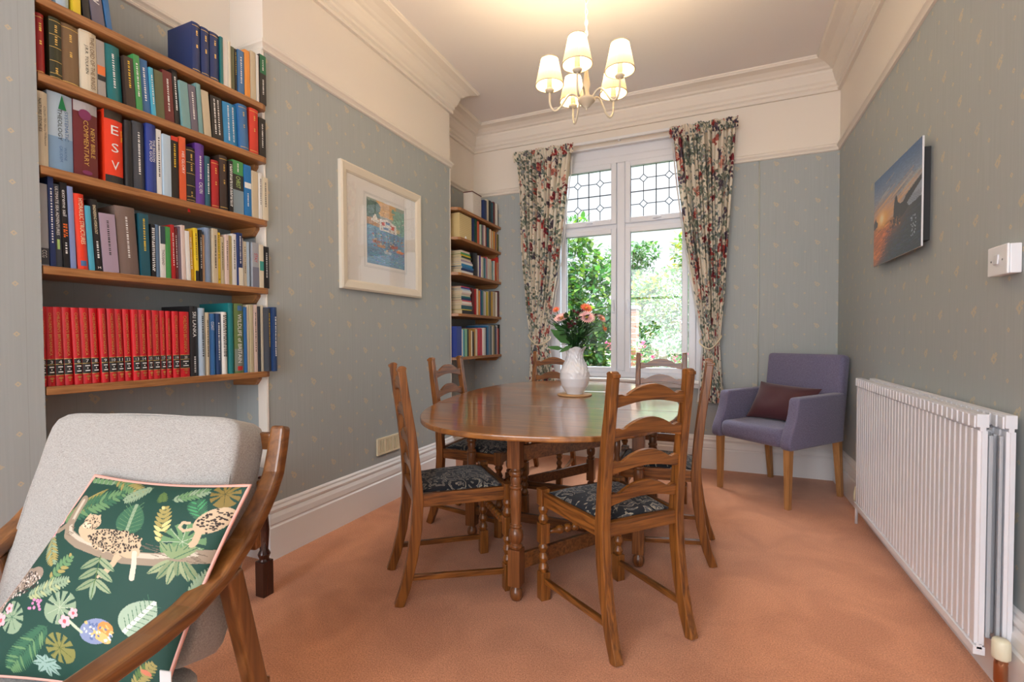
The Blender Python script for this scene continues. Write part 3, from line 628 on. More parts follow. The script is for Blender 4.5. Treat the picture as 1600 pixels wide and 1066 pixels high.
def bloom(name, px, py, rad, cols, tilt, layers=3, n=16, dp=0, yel=True):
    c = at_v(px, py, dp); ax = (Vector((tilt[0], 0, tilt[1])).normalized()); axis = (rt * ax.x - fwv * tilt[2] + Vector((0, 0, 1)) * ax.z).normalized()
    mb = MB(); a0 = axis.cross(Vector((0, 1, 0))).normalized(); b0 = axis.cross(a0)
    for k in range(layers):
        rr = rad * (1 - k * .25); lift = .25 + k * .45; mb.cur = k % len(cols)
        for i in range(n):
            a = 2 * math.pi * (i + k * .5) / n; d = a0 * math.cos(a) + b0 * math.sin(a) + axis * lift; leaf_quad(mb, c + axis * k * .003, d, axis, rr, rr * .105, .35)
    mb.cur = len(cols); 
    if yel: mb.lathe([(.0, 0), (rad * .22, .001), (rad * .2, rad * .2), (0, rad * .3)], 0, 0, 10, T=Matrix.Translation(c + axis * .004) @ axis.to_track_quat('Z', 'Y').to_matrix().to_4x4(), cap=False)
    o = mb.build(name, cols + [plain('flower_centre', (.65, .45, .06), .7)], bq, fix=False)
    s_ = MB(); q = Vector((c.x * .2, c.y * .2, .14)); s_.tube([q, (q + c) / 2 + Vector((0, 0, .01)), c], .0025, 6); s_.build('stem', G1, o)
PK = plain('petal_pale_pink', srgb(240, 196, 196), .6); PK2 = plain('petal_pink', srgb(226, 168, 176), .6); CO = plain('petal_coral', srgb(232, 118, 88), .6); CO2 = plain('petal_orange', srgb(236, 140, 96), .6); BU = plain('petal_burgundy', (.10, .006, .018), .6)
bloom('dahlia', 876, 500, .056, [PK, PK2], (-.35, 1, .5), 4, 22, -.09); bloom('dahlia', 912, 499, .056, [PK, PK2], (.1, .8, 1.2), 4, 24, -.12); bloom('dahlia', 914, 484, .044, [CO, CO2], (.2, .8, 1.1), 4, 20, -.05)
bloom('dahlia', 869, 486, .030, [CO], (-.6, 1, .8), 3, 14, -.04); bloom('dahlia', 936, 500, .038, [PK, CO2], (.8, 1, .7), 3, 16, -.06); bloom('dahlia', 941, 514, .028, [CO2, CO], (1, .4, .8), 3, 14, -.05)
for px, py in ((899, 491), (893, 489), (906, 488), (889, 511), (895, 508), (886, 513), (926, 495), (890, 504), (898, 500), (885, 508)): bloom('burgundy_bud', px, py, .017, [BU], (rnd.uniform(-.5, .5), 1, .9), 3, 10, -.11, False)

# ------------------------------------------------------------------ purple armchair
ac = thing('armchair', (.412, 4.085, 0), R(139.5), 'lilac-purple upholstered armchair on square oak legs in the far right corner', 'armchair')
M_PUR = weave('purple_linen', srgb(84, 82, 112), srgb(128, 124, 152), .9, 900)
OL = wood('light_oak', (.36, .17, .055), (.58, .31, .12), 'Z', .45, .8, .05)
def softbox(name, c, d, mat, parent, bev=.03, T=None, seg=4):
    mb = MB(); mb.cbox(c, d, T); return mb.build(name, mat, parent, bevel=bev, seg=seg)
for sx in (-1, 1):
    for yy, rk in ((.285, 0), (-.26, -.05)):
        mb = MB(); x = sx * .275; a, b = .024, .016
        vs = [(x + i * b, yy + rk + j * b, 0) for i, j in ((-1, -1), (1, -1), (1, 1), (-1, 1))] + [(x + i * a, yy + j * a, .46) for i, j in ((-1, -1), (1, -1), (1, 1), (-1, 1))]
        mb.add(vs, [(3, 2, 1, 0), (4, 5, 6, 7)] + [(i, (i + 1) % 4, 4 + (i + 1) % 4, 4 + i) for i in range(4)]); mb.build('leg', OL, ac, bevel=.003)
def soft(me_o):
    for p in me_o.data.polygons: p.use_smooth = True
    return me_o
soft(softbox('seat', (0, .03, .475), (.50, .60, .13), M_PUR, ac, .045))
T = Matrix.Translation((0, -.265, .42)) @ Matrix.Rotation(R(7), 4, 'X'); mb = MB(); mb.box(-.30, .30, -.05, .05, 0, .62, T=T); soft(mb.build('backrest', M_PUR, ac, bevel=.032, seg=4))
for sx in (-1, 1):
    prof = [(-.27, .415), (.315, .405), (.335, .425), (.335, .47), (.315, .52), (.285, .58), (.262, .64), (.25, .70), (.245, .735), (.23, .755), (-.28, .765)]
    mb = MB(); x0 = sx * .245; mb.prism(prof, 'X', min(x0, x0 + sx * .075), max(x0, x0 + sx * .075)); soft(mb.build('arm', M_PUR, ac, bevel=.018, seg=4))
def pillow(name, parent_loc, fn_corner, th, mat, nu=60, nv=60, colfn=None, parent=None):
    """soft cushion between four corner points; fn gives the plane normal bulge"""
    TL, TR, BR, BL = [np.array(c, float) for c in fn_corner]
    nrm = np.cross(BL - TL, TR - TL); nrm /= np.linalg.norm(nrm)
    def mk(sgn):
        def f(U, V):
            pin = .030; e = 1 - .0
            uu = U - .5; vv = V - .5; su = 1 - pin * 2 * (1 - (2 * np.abs(vv)) ** 2) ; sv = 1 - pin * 2 * (1 - (2 * np.abs(uu)) ** 2)
            u = .5 + uu * su; w = .5 + vv * sv
            P = (TL[:, None] * (1 - u) * (1 - w) + TR[:, None] * u * (1 - w) + BR[:, None] * u * w + BL[:, None] * (1 - u) * w)
            b = ((1 - np.abs(2 * uu) ** 2.6) * (1 - np.abs(2 * vv) ** 2.6)).clip(0) ** .62
            wr = 1 + .05 * np.sin(uu * 9 + vv * 5) * b
            return P + nrm[:, None] * sgn * th / 2 * b * wr
        return f
    return mk, nrm
# cushion on the purple chair (local to an empty placed on the seat)
cu = thing('cushion', (.412, 4.085, 0), R(139.5), 'plain dark burgundy oblong cushion leaning in the purple armchair', 'cushion')
corners = [(.215, -.10, .815), (-.225, -.165, .79), (-.190, .005, .545), (.225, .06, .545)]
# viewed from the front, picture left is local +x
M_BUR = plain('burgundy_velvet', (.060, .006, .014), .65, bump=(30, .15, .004)); M_BUR.node_tree.nodes['Principled BSDF'].inputs['Sheen Weight'].default_value = .4
mk, nn_ = pillow('c', None, corners, .13, M_BUR)
grid_obj('cushion_cover', mk(1), 50, 40, M_BUR, cu); grid_obj('cushion_back', mk(-1), 50, 40, M_BUR, cu)

# ------------------------------------------------------------------ foreground easy chair
EC = (-1.372, .840, 0); ER = math.atan2(-.230, -.973)
ea = thing('easy_chair', EC, ER, 'grey linen easy chair with curved wooden arms in the left foreground', 'armchair')
M_GRY = weave('grey_linen', srgb(132, 128, 124), srgb(186, 183, 178), .92, 1500, strength=.5)
ASH = lambda ax: wood('walnut_stained_' + ax, (.120, .040, .010), (.30, .120, .032), ax, .30, .7, .4)
for sx in (1, -1):
    x = sx * .32
    path = [(x, -.004, .940), (x, 0, .926), (x, .010, .885), (x, .028, .825), (x, .055, .782), (x, .087, .747), (x, .147, .693), (x, .226, .643), (x, .307, .617), (x, .389, .608), (x, .47, .606), (x, .55, .603), (x, .62, .592)]
    mb = MB(); mb.sweep_rect(path, [.040, .042, .044, .046, .048, .050, .054, .057, .058, .058, .058, .056, .05], [.034] * 13); a = mb.build('armrest', ASH('Y'), ea, bevel=.009, seg=3)
    mb = MB(); mb.sweep_rect([(x, .03, 0), (x, .10, .30), (x, .185, .64)], [.026, .034, .040], [.030, .050, .046]); mb.build('rear_leg', ASH('Z'), ea, bevel=.008, seg=3)
    mb = MB(); mb.sweep_rect([(x, .62, 0), (x, .585, .30), (x, .56, .60)], [.026, .034, .036], [.030, .045, .040]); mb.build('front_leg', ASH('Z'), ea, bevel=.008, seg=3)
    mb = MB(); mb.sweep_rect([(x * .93, .04, .27), (x * .93, .62, .34)], .024, .055); mb.build('side_rail', ASH('Y'), ea, bevel=.005)
for z, y in ((.900, -.002), (.78, .02), (.66, .06)):
    mb = MB(); mb.box(-.30, .30, y - .01, y + .014, z - .022, z + .022); mb.build('back_rail', ASH('X'), ea, bevel=.005)
mb = MB(); mb.box(-.30, .30, .60, .625, .30, .36); mb.build('front_rail', ASH('X'), ea, bevel=.005)
def cushion_block(name, T, sx_, sy_, sz_, bulge, parent, mat):
    """boxed cushion with rounded edges and a soft crown, seams kept soft"""
    bm = bmesh.new(); bmesh.ops.create_cube(bm, size=1); bmesh.ops.subdivide_edges(bm, edges=bm.edges, cuts=16, use_grid_fill=True)
    for v_ in bm.verts:
        c = v_.co * 2; u, w, t = c
        p = 11; L = (abs(u) ** p + abs(w) ** p + abs(t) ** p) ** (1 / p); k = max(abs(u), abs(w), abs(t)) / L; c = c * k
        b = max(0, 1 - u * u) * max(0, 1 - w * w)
        z = c.z * (sz_ / 2) + (1 if t > .9 else (-1 if t < -.9 else 0)) * bulge * b
        z += .0035 * math.sin(u * 7 + 1.3) * math.sin(w * 5) * (1 if abs(t) > .9 else 0)
        v_.co = Vector((c.x * sx_ / 2, c.y * sy_ / 2, z))
    bm.transform(T); me = bpy.data.meshes.new(name); bm.to_mesh(me); bm.free(); me.materials.append(mat)
    for p_ in me.polygons: p_.use_smooth = True
    o = bpy.data.objects.new(name, me); COL.objects.link(o); o.parent = parent; return o
rec = math.atan2(.165, .5)
T = Matrix.Translation((0.01, .118, .695)) @ Matrix.Rotation(math.pi / 2 + rec, 4, 'X')
bc = cushion_block('back_cushion', T, .575, .56, .12, .018, ea, M_GRY)
T = Matrix.Translation((0.01, .47, .385)) @ Matrix.Rotation(R(4), 4, 'X'); cushion_block('seat_cushion', T, .575, .54, .13, .02, ea, M_GRY)
for sgn in (1, -1):
    mb = MB(); q = []
    for i in range(80):
        a = 2 * math.pi * i / 80; cx_, cy_ = math.cos(a), math.sin(a); k_ = (abs(cx_) ** 11 + abs(cy_) ** 11 + .80 ** 11) ** (-1 / 11); q.append(Vector((cx_ * k_ * .2885, cy_ * k_ * .281, sgn * .0495)))
    T = Matrix.Translation((0.01, .118, .695)) @ Matrix.Rotation(math.pi / 2 + rec, 4, 'X'); mb.tube([tuple(T @ v_) for v_ in q], .0022, 6, closed=True); mb.build('seam', M_GRY, bc)
# printed cushion
CW, CH = 1000, 1090
def botanic():
    rn = random.Random(3); c = Canvas(CW, CH, S(14, 62, 50)); c.Y0 = 0
    rngv = np.random.default_rng(1)
    g1, g2, g3, g4, ye, pale = S(52, 100, 72), S(100, 138, 92), S(138, 158, 128), S(86, 112, 56), S(160, 146, 84), S(186, 194, 168)
    def mon(cx, cy, r, ang, col, vein):
        c.ell(cx, cy, r, r * .85, ang, col)
        for k in range(9):
            a = ang + math.pi * .25 + k * math.pi * 1.5 / 8; c.leaf(cx + math.cos(a) * r * 1.1, cy + math.sin(a) * r * 1.1, cx + math.cos(a) * r * .35, cy + math.sin(a) * r * .35, r * .09, S(14, 62, 50))
        for k in range(7):
            a = ang + k * .9; c.line([(cx, cy), (cx + math.cos(a) * r * .8, cy + math.sin(a) * r * .8)], 1.6, vein)
    def flower(cx, cy, r):
        for k in range(5): a = k * 1.257 + .4; c.ell(cx + math.cos(a) * r * .5, cy + math.sin(a) * r * .5, r * .45, r * .36, a, S(236, 178, 184)); 
        c.ell(cx, cy, r * .28, r * .28, 0, S(206, 84, 96))
    def spots(pts_fn, n, r, col):
        for _ in range(n):
            x, y = pts_fn(); c.ell(x, y, r * rn.uniform(.6, 1.2), r * rn.uniform(.5, .9), rn.uniform(0, 3), col)
    # top edge greenery
    for x in range(385, 470, 20): c.leaf(x, 300, x + 16, 274, 9, g3); c.leaf(x, 300, x - 14, 276, 9, g2)
    c.frond(470, 270, 620, 330, 40, 12, g2, rn, ye); c.frond(640, 300, 560, 366, 34, 10, g3, rn); c.frond(690, 320, 700, 362, 26, 6, g4, rn); c.frond(735, 356, 850, 318, 34, 10, g3, rn, g2)
    mon(905, 335, 56, 1.5, S(128, 108, 50), S(70, 70, 30))
    # left plants
    for k in range(7): c.leaf(285, 470, 470 - k * 8, 318 + k * 16, 15, [ye, S(150, 140, 60), g4][k % 3], S(96, 100, 40))
    c.frond(300, 470, 545, 335, 60, 16, g2, rn, g1)
    c.leaf(600, 500, 612, 376, 62, g1, g3); [c.line([(606, 490 - k * 14), (606 + (48 - k * 3), 476 - k * 18)], 1.5, g2) for k in range(7)]; [c.line([(606, 490 - k * 14), (606 - (48 - k * 3), 476 - k * 18)], 1.5, g2) for k in range(7)]
    c.frond(735, 530, 720, 385, 40, 8, ye, rn, S(206, 196, 130)); c.frond(850, 440, 820, 362, 44, 11, g1, rn, S(70, 150, 96))
    mon(800, 520, 75, 2.2, g2, pale)
    # branch and trunk
    br = S(150, 132, 112); brl = S(196, 184, 164)
    c.line([(372, 380), (360, 430), (352, 480), (365, 520), (420, 548), (520, 574), (620, 590), (720, 588), (850, 570), (960, 560)], 46, br)
    c.line([(372, 380), (364, 430), (358, 480), (372, 512), (425, 536), (520, 562), (620, 578), (720, 578), (840, 562)], 16, brl)
    c.line([(360, 470), (300, 510), (255, 520)], 22, br)
    for _ in range(60): x = rn.uniform(350, 880); y = 500 + (x - 350) * .14 + rn.uniform(-16, 22); c.line([(x, y), (x + 26, y + 6)], 2, S(110, 94, 78))
    lp, sp_ = S(196, 172, 140), S(46, 34, 30)
    # leopard lying on the branch
    c.ell(560, 530, 110, 42, .12, lp); c.ell(455, 510, 52, 30, .5, lp); c.ell(625, 560, 46, 30, .3, lp); c.ell(458, 462, 36, 30, 0, lp); c.ell(438, 478, 20, 13, 0, S(222, 200, 170)); c.poly([(430, 440), (440, 428), (450, 442)], lp); c.poly([(470, 438), (486, 430), (488, 448)], lp)
    c.line([(590, 560), (580, 610), (545, 660)], 22, lp); c.line([(650, 570), (655, 610), (652, 660)], 18, S(214, 200, 180)); c.line([(600, 590), (560, 630), (528, 668)], 10, lp)
    for _ in range(170):
        a = rn.uniform(0, 6.28); q = rn.random() ** .5; x, y = 560 + math.cos(a) * 108 * q, 532 + math.sin(a) * 44 * q; c.ell(x + 2, y + 2, 7, 5, 0, lp * rn.uniform(.75, 1.15)); c.ell(x, y, rn.uniform(3.5, 6.5), rn.uniform(2.5, 4.5), rn.uniform(0, 3), sp_)
    for _ in range(46): a = rn.uniform(0, 6.28); q = rn.random() ** .5; c.ell(458 + math.cos(a) * 34 * q, 466 + math.sin(a) * 30 * q, 2.6, 2, 0, sp_)
    c.ell(447, 470, 3, 2.5, 0, sp_); c.ell(432, 482, 4, 3, 0, sp_)
    # second leopard upper right
    c.ell(880, 440, 62, 38, -.7, lp); c.ell(915, 412, 28, 24, 0, lp); c.line([(850, 470), (836, 520), (828, 530)], 20, lp); c.line([(835, 470), (800, 480), (786, 465), (795, 448), (815, 450)], 10, lp)
    for _ in range(70): a = rn.uniform(0, 6.28); q = rn.random() ** .5; u, w = math.cos(a) * 60 * q, math.sin(a) * 36 * q; c.ell(880 + u * .76 + w * .64, 440 - u * .64 + w * .76, 4, 3, 0, sp_)
    # big cat lower left
    gr = S(150, 132, 116); c.ell(180, 720, 110, 42, -.35, gr); c.ell(250, 690, 46, 30, -.4, gr); c.ell(110, 750, 60, 60, 0, gr); c.line([(130, 760), (120, 850)], 26, gr)
    for _ in range(240): a = rn.uniform(0, 6.28); q = rn.random() ** .5; u, w = math.cos(a) * 112 * q, math.sin(a) * 44 * q; c.ell(180 + u * .94 + w * .3, 722 - u * .34 + w * .94 + 12, rn.uniform(3, 6), 3, rn.uniform(0, 3), [sp_, S(212, 200, 190)][rn.random() < .35])
    for _ in range(80): c.ell(rn.uniform(70, 150), rn.uniform(720, 850), 4, 3.4, 0, [sp_, S(212, 200, 190)][rn.random() < .35])
    # palms, fern leaves
    c.frond(265, 530, 330, 640, 44, 12, g3, rn, ye); c.leaf(170, 640, 242, 560, 26, S(150, 130, 60)); c.frond(330, 700, 405, 600, 34, 7, g2, rn, ye); c.frond(250, 770, 412, 690, 40, 14, g3, rn, S(170, 176, 130))
    for a in (612, 650, 690): c.leaf(520, a - 10, 450, a + 34, 15, S(130, 146, 110), g1); c.leaf(520, a - 10, 588, a + 30, 15, S(146, 160, 124), g1)
    c.leaf(518, 690, 516, 750, 14, g3, g1); c.line([(522, 590), (518, 740)], 3, g4)
    for k in range(6): c.leaf(770 + k * 8, 590, 700 + k * 30, 640 + (k % 3) * 16, 15, [S(150, 160, 120), S(126, 140, 100)][k % 2], g1)
    for k in range(5): c.leaf(780, 580, 730 + k * 30, 520 + k * 4, 14, S(130, 150, 104), g1)
    mon(400, 790, 66, 2.6, g3, pale); mon(200, 850, 60, 1.0, g3, g1); c.frond(360, 860, 205, 1030, 60, 20, g1, rn, g2); mon(410, 925, 56, .6, S(132, 128, 66), S(84, 92, 40)); mon(82, 905, 56, 2.2, S(150, 140, 80), S(100, 100, 50))
    c.leaf(630, 840, 730, 730, 60, S(160, 180, 156), S(226, 230, 214)); [c.line([(640 + k * 12, 826 - k * 14), (640 + k * 12 + 32, 826 - k * 14 + 6)], 2, g1) for k in range(7)]; [c.line([(640 + k * 12, 826 - k * 14), (640 + k * 12 - 6, 826 - k * 14 - 32)], 2, g1) for k in range(7)]
    c.ell(540, 850, 58, 40, -.35, S(132, 142, 176)); c.ell(572, 838, 26, 24, 0, S(206, 140, 70)); c.ell(560, 866, 30, 16, .4, S(226, 180, 110)); [c.ell(500 + rn.random() * 96, 825 + rn.random() * 54, 5, 3, rn.uniform(0, 3), [S(222, 180, 110), S(92, 108, 152), S(210, 214, 206)][k % 3]) for k in range(50)]
    c.line([(490, 860), (440, 828)], 10, pale)
    for k in range(8): c.leaf(350, 985, 350 + 52 * math.cos(k * .8), 995 + 40 * math.sin(k * .8), 13, S(150, 176, 166), g1)
    c.leaf(0, 1030, 50, 975, 28, g3, pale); c.frond(60, 1060, 140, 1000, 26, 8, g2, rn); c.leaf(0, 930, 30, 870, 20, g3, g1); c.frond(640, 1000, 716, 920, 30, 9, ye, rn, g4); c.leaf(660, 1010, 720, 975, 16, S(150, 140, 70)); c.ell(690, 950, 16, 8, .3, S(206, 120, 90))
    for x, y, r in ((248, 510, 26), (284, 474, 22), (266, 530, 16), (146, 868, 28), (172, 822, 22), (426, 834, 24), (456, 802, 20)): flower(x, y, r)
    for _ in range(14): c.ell(rn.uniform(268, 320), rn.uniform(775, 812), 6, 5, 0, S(206, 130, 170))
    # extra greenery to close the corner fields
    c.frond(20, 800, 130, 700, 36, 12, g2, rn); c.frond(820, 700, 900, 610, 40, 12, g3, rn); c.frond(560, 960, 520, 1060, 30, 10, g2, rn)
    return c
cv = botanic()
gc = thing('cushion', EC, ER, 'green cushion printed with leopards and leaves, pink piping, on the grey easy chair', 'cushion')
corners = [(.062, .165, .838), (-.362, .165, .835), (-.305, .345, .462), (.215, .352, .458)]
PXC = np.array([(375, 268), (975, 303), (725, 1020), (-40, 1080)], float)
def bot_col(U, V):
    x = PXC[0, 0] * (1 - U) * (1 - V) + PXC[1, 0] * U * (1 - V) + PXC[2, 0] * U * V + PXC[3, 0] * (1 - U) * V
    y = PXC[0, 1] * (1 - U) * (1 - V) + PXC[1, 1] * U * (1 - V) + PXC[2, 1] * U * V + PXC[3, 1] * (1 - U) * V
    return cv.sample(x, y)
mk, _n = pillow('g', None, corners, .105, None)
M_PRINT = vcol_mat('printed_velvet', .7)
grid_obj('printed_front', mk(1), 420, 420, M_PRINT, gc, bot_col); grid_obj('cushion_back', mk(-1), 50, 50, plain('green_velvet', srgb(14, 62, 50), .8), gc)
mb = MB(); rim = []
for U, V in [(i / 30, 0) for i in range(30)] + [(1, i / 30) for i in range(30)] + [(1 - i / 30, 1) for i in range(30)] + [(0, 1 - i / 30) for i in range(30)]:
    P = mk(1)(np.array([float(U)]), np.array([float(V)])); rim.append(tuple(P[:, 0]))
mb.tube(rim, .0042, 8, closed=True); mb.build('piping', plain('pink_piping', srgb(222, 164, 150), .7), gc)
mb = MB(); mb.box(-.335, -.31, .352, .354, .50, .53); mb.build('care_tag', plain('white_tag', (.8, .8, .8), .7), gc)

# ------------------------------------------------------------------ dark side table in the alcove
st = thing('side_table', (-2.02, 1.42, 0), 0, 'dark mahogany side table with turned legs hidden behind the grey easy chair', 'table')
DK = wood('mahogany', (.020, .006, .004), (.085, .022, .012), 'Z', .25, 1, .4)
for x in (-.17, .12):
    for y in (-.30, .12):
        mb = MB(); k = .027; mb.box(x - k, x + k, y - k, y + k, .0, .16); mb.box(x - k, x + k, y - k, y + k, .44, .54); mb.lathe([(.026, .158), (.02, .17), (.028, .19), (.018, .21), (.024, .30), (.018, .39), (.027, .41), (.02, .43), (.02, .45)], x, y, 16); mb.build('leg', DK, st, bevel=.003)
mb = MB(); mb.box(-.20, .15, -.33, .15, .47, .54); mb.build('apron', DK, st, bevel=.002)
mb = MB(); mb.box(-.23, .17, -.36, .18, .54, .565); mb.build('tabletop', DK, st, bevel=.005)

# ------------------------------------------------------------------ radiator
rd = thing('radiator', (.80, 2.757, 0), 0, 'white double-panel ridged radiator on the right-hand wall', 'radiator')
M_RAD = plain('radiator_enamel', srgb(226, 228, 234), .32)
HY = .7475
def rad_panel(name, xf, th):
    mb = MB(); n = 36; p = 2 * HY / n; poly = []
    for i in range(n):
        y = -HY + i * p
        for a, o_ in ((.0, 0), (.08, 0), (.16, .009), (.84, .009), (.92, 0)): poly.append((y + a * p, xf + .011 - o_ ))
    poly.append((HY, xf + .011)); back = [(HY, xf + th), (-HY, xf + th)]
    pts = [(b, a) for a, b in poly + back]
    mb.prism(pts, 'Z', .165, .865)
    mb.box(xf - .002, xf + th + .003, -HY, HY, .875, .918); mb.box(xf + .006, xf + th - .004, -HY, HY, .862, .878); mb.box(xf + .006, xf + th - .004, -HY, HY, .15, .17); mb.box(xf - .002, xf + th + .003, -HY, HY, .132, .160)
    for i in range(n): y = -HY + (i + .5) * p; mb.box(xf - .006, xf, y - p * .28, y + p * .28, .872, .912)
    return mb.build(name, M_RAD, rd, bevel=.002)
rad_panel('front_panel', -.030, .026); rad_panel('back_panel', .040, .024)
for z in (.20, .84):
    for y in (-HY + .10, HY - .10): mb = MB(); mb.tube([(-.006, y, z), (.045, y, z)], .016, 12); mb.build('connector', M_RAD, rd)
for y in (-.5, .5): mb = MB(); mb.box(.064, .083, y - .02, y + .02, .2, .8); mb.build('bracket', M_RAD, rd)
mb = MB()
for i in range(40):
    y = -HY + .012 + i * (2 * HY - .024) / 39; mb.box(.000, .012, y - .008, y + .008, .19, .85); mb.box(.026, .036, y - .008, y + .008, .19, .85)
mb.build('convector_fins', plain('fin_grey', srgb(176, 180, 186), .45), rd, bevel=.003)
mb = MB(); mb.tube([(.025, -HY - .03, .02), (.025, -HY - .03, .12)], .011, 12); mb.tube([(.025, -HY, .145), (.025, -HY - .045, .145)], .012, 12); mb.lathe([(.014, .07), (.017, .075), (.017, .13), (.012, .165)], .025, -HY - .03, 12); mb.build('valve_body', plain('brass_and_copper', (.45, .22, .12), .3, 1), rd)
mb = MB(); mb.lathe([(.0, .150), (.020, .150), (.024, .156), (.023, .205), (.018, .212), (0, .213)], .025, -HY - .03, 10, cap=False); mb.build('valve_knob', plain('cream_plastic', srgb(226, 222, 196), .4), rd)
mb = MB(); mb.tube([(-.003, HY + .075, 0), (-.003, HY + .075, .10), (-.003, HY + .07, .14), (-.003, HY, .145)], .008, 10); mb.build('pipe', M_RAD, rd)
mb = MB(); mb.lathe([(.0, .145), (.015, .145), (.018, .155), (.018, .185), (.010, .235), (0, .237)], -.003, HY + .072, 12, cap=False); mb.build('valve_knob', plain('cream_plastic', (.7, .7, .5), .4), rd)
mb = MB(); mb.tube([(.025, -HY - .03, 0), (.025, -HY - .03, .03)], .014, 12); mb.build('pipe', M_RAD, rd)

# ------------------------------------------------------------------ chandelier
CX, CY = -.635, 2.46
cd = thing('chandelier', (CX, CY, ZT), 0, 'cream five-arm chandelier with pleated fabric shades hanging from the ceiling', 'ceiling light')
M_CRM = plain('cream_metal', srgb(206, 198, 176), .4)
def shade_mat():
    m, nt, b, N, L = newmat('pleated_shade'); N.remove(b); d = N.new('ShaderNodeBsdfDiffuse'); t = N.new('ShaderNodeBsdfTranslucent'); mx = N.new('ShaderNodeMixShader')
    d.inputs[0].default_value = (.80, .70, .52, 1); t.inputs[0].default_value = (.80, .64, .42, 1); mx.inputs[0].default_value = .13
    L.new(d.outputs[0], mx.inputs[1]); L.new(t.outputs[0], mx.inputs[2]); L.new(mx.outputs[0], N['Material Output'].inputs[0]); return m
M_SH = shade_mat()
def emis(name, col, st_):
    m, nt, b, N, L = newmat(name); b.inputs['Emission Color'].default_value = (*col, 1); b.inputs['Emission Strength'].default_value = st_; return m
M_BULB = emis('lit_bulb', (1, .80, .50), 5)
ZB = 2.395 - ZT
mb = MB(); mb.lathe([(0, 0), (.055, 0), (.05, -.02), (.02, -.04), (0, -.04)][::-1], 0, 0, 20, cap=False); mb.build('ceiling_rose', M_CRM, cd)
mb = MB(); n = int((-ZB - .20) / .028)
for i in range(n):
    z = -.05 - i * .028; k = i % 2; mb.tube([((.007 * math.cos(a)) * (1 - k), (.007 * math.cos(a)) * k, z - .012 + .017 * math.sin(a)) for a in np.linspace(0, 2 * math.pi, 10, endpoint=False)], .0022, 6, closed=True)
mb.tube([(.004, .004, -.03), (-.004, .003, ZB / 2), (.003, -.003, ZB + .16)], .003, 6); mb.build('chain', M_CRM, cd)
mb = MB(); mb.lathe([(.0, ZB - .050), (.006, ZB - .046), (.004, ZB - .038), (.018, ZB - .030), (.030, ZB - .016), (.042, ZB - .004), (.046, ZB + .006), (.040, ZB + .012), (.018, ZB + .022), (.013, ZB + .05), (.020, ZB + .08), (.013, ZB + .12), (.008, ZB + .17), (0, ZB + .175)], 0, 0, 28, cap=False); mb.build('body', M_CRM, cd)
toward = Vector((.3956, -.9181, 0)); leftv = Vector((-.9184, -.3956, 0))
for i in range(5):
    a = R(22 + 72 * i); d = toward * math.cos(a) + leftv * math.sin(a); rr = .190
    mb = MB(); pts = []; ctl = [(.030, .004), (.040, .014), (.062, .034), (.088, .034), (.112, .006), (.134, -.028), (.156, -.046), (.176, -.038), (.188, -.008), (.190, .030), (.190, .045)]
    for k_ in range(len(ctl) - 1):
        p0, p1, p2, p3 = [Vector(ctl[max(0, min(len(ctl) - 1, k_ + j))]) for j in (-1, 0, 1, 2)]
        for q in (0, .33, .66): v2 = .5 * ((2 * p1) + (-p0 + p2) * q + (2 * p0 - 5 * p1 + 4 * p2 - p3) * q * q + (-p0 + 3 * p1 - 3 * p2 + p3) * q ** 3); pts.append(d * v2.x + Vector((0, 0, ZB + v2.y)))
    top = ZB + .058; pts.append(d * rr + Vector((0, 0, top))); mb.tube(pts, .0055, 10); am = mb.build('arm', M_CRM, cd)
    c = d * rr
    mb = MB(); mb.lathe([(.005, top - .012), (.020, top - .004), (.024, top + .004), (.019, top + .010), (.012, top + .012)], c.x, c.y, 18); mb.build('bobeche', M_CRM, am)
    mb = MB(); mb.lathe([(.0135, top + .01), (.0135, top + .07)], c.x, c.y, 16); mb.build('candle_sleeve', plain('cream_sleeve', srgb(240, 226, 190), .5), am)
    mb = MB(); mb.lathe([(.009, top + .070), (.017, top + .088), (.018, top + .105), (.010, top + .128), (0, top + .135)], c.x, c.y, 14); mb.build('bulb', M_BULB, am)
    z0, z1 = top + .028, top + .160; R0, R1 = .072, .043
    def sh(U, V, c=c, z0=z0, z1=z1):
        a_ = U * 2 * math.pi; r = R0 + (R1 - R0) * V + .0011 * np.sin(a_ * 48); return c.x + r * np.cos(a_), c.y + r * np.sin(a_), z0 + (z1 - z0) * V
    s_ = grid_obj('lamp_shade', sh, 240, 6, M_SH, am)
    mb = MB()
    for R_, z_ in ((R0, z0), (R1, z1)): mb = MB(); mb.tube([(c.x + R_ * math.cos(t), c.y + R_ * math.sin(t), z_) for t in np.linspace(0, 2 * math.pi, 36, endpoint=False)], .0028, 6, closed=True); mb.build('shade_trim', plain('shade_trim', srgb(206, 192, 160), .6), s_)
    for k in range(3): t = k * 2.094; mb = MB(); mb.tube([(c.x + .013 * math.cos(t), c.y + .013 * math.sin(t), z1 - .02), (c.x + (R1 + .008) * math.cos(t), c.y + (R1 + .008) * math.sin(t), z1 - .028)], .0012, 5); mb.build('shade_wire', plain('shade_trim', srgb(206, 192, 160), .6), s_)
    l = lamp('bulb_light', 'POINT', (0, 0, 0), 8.0, (1, .76, .47), radius=.016); l.parent = cd; l.location = (c.x, c.y, top + .137)

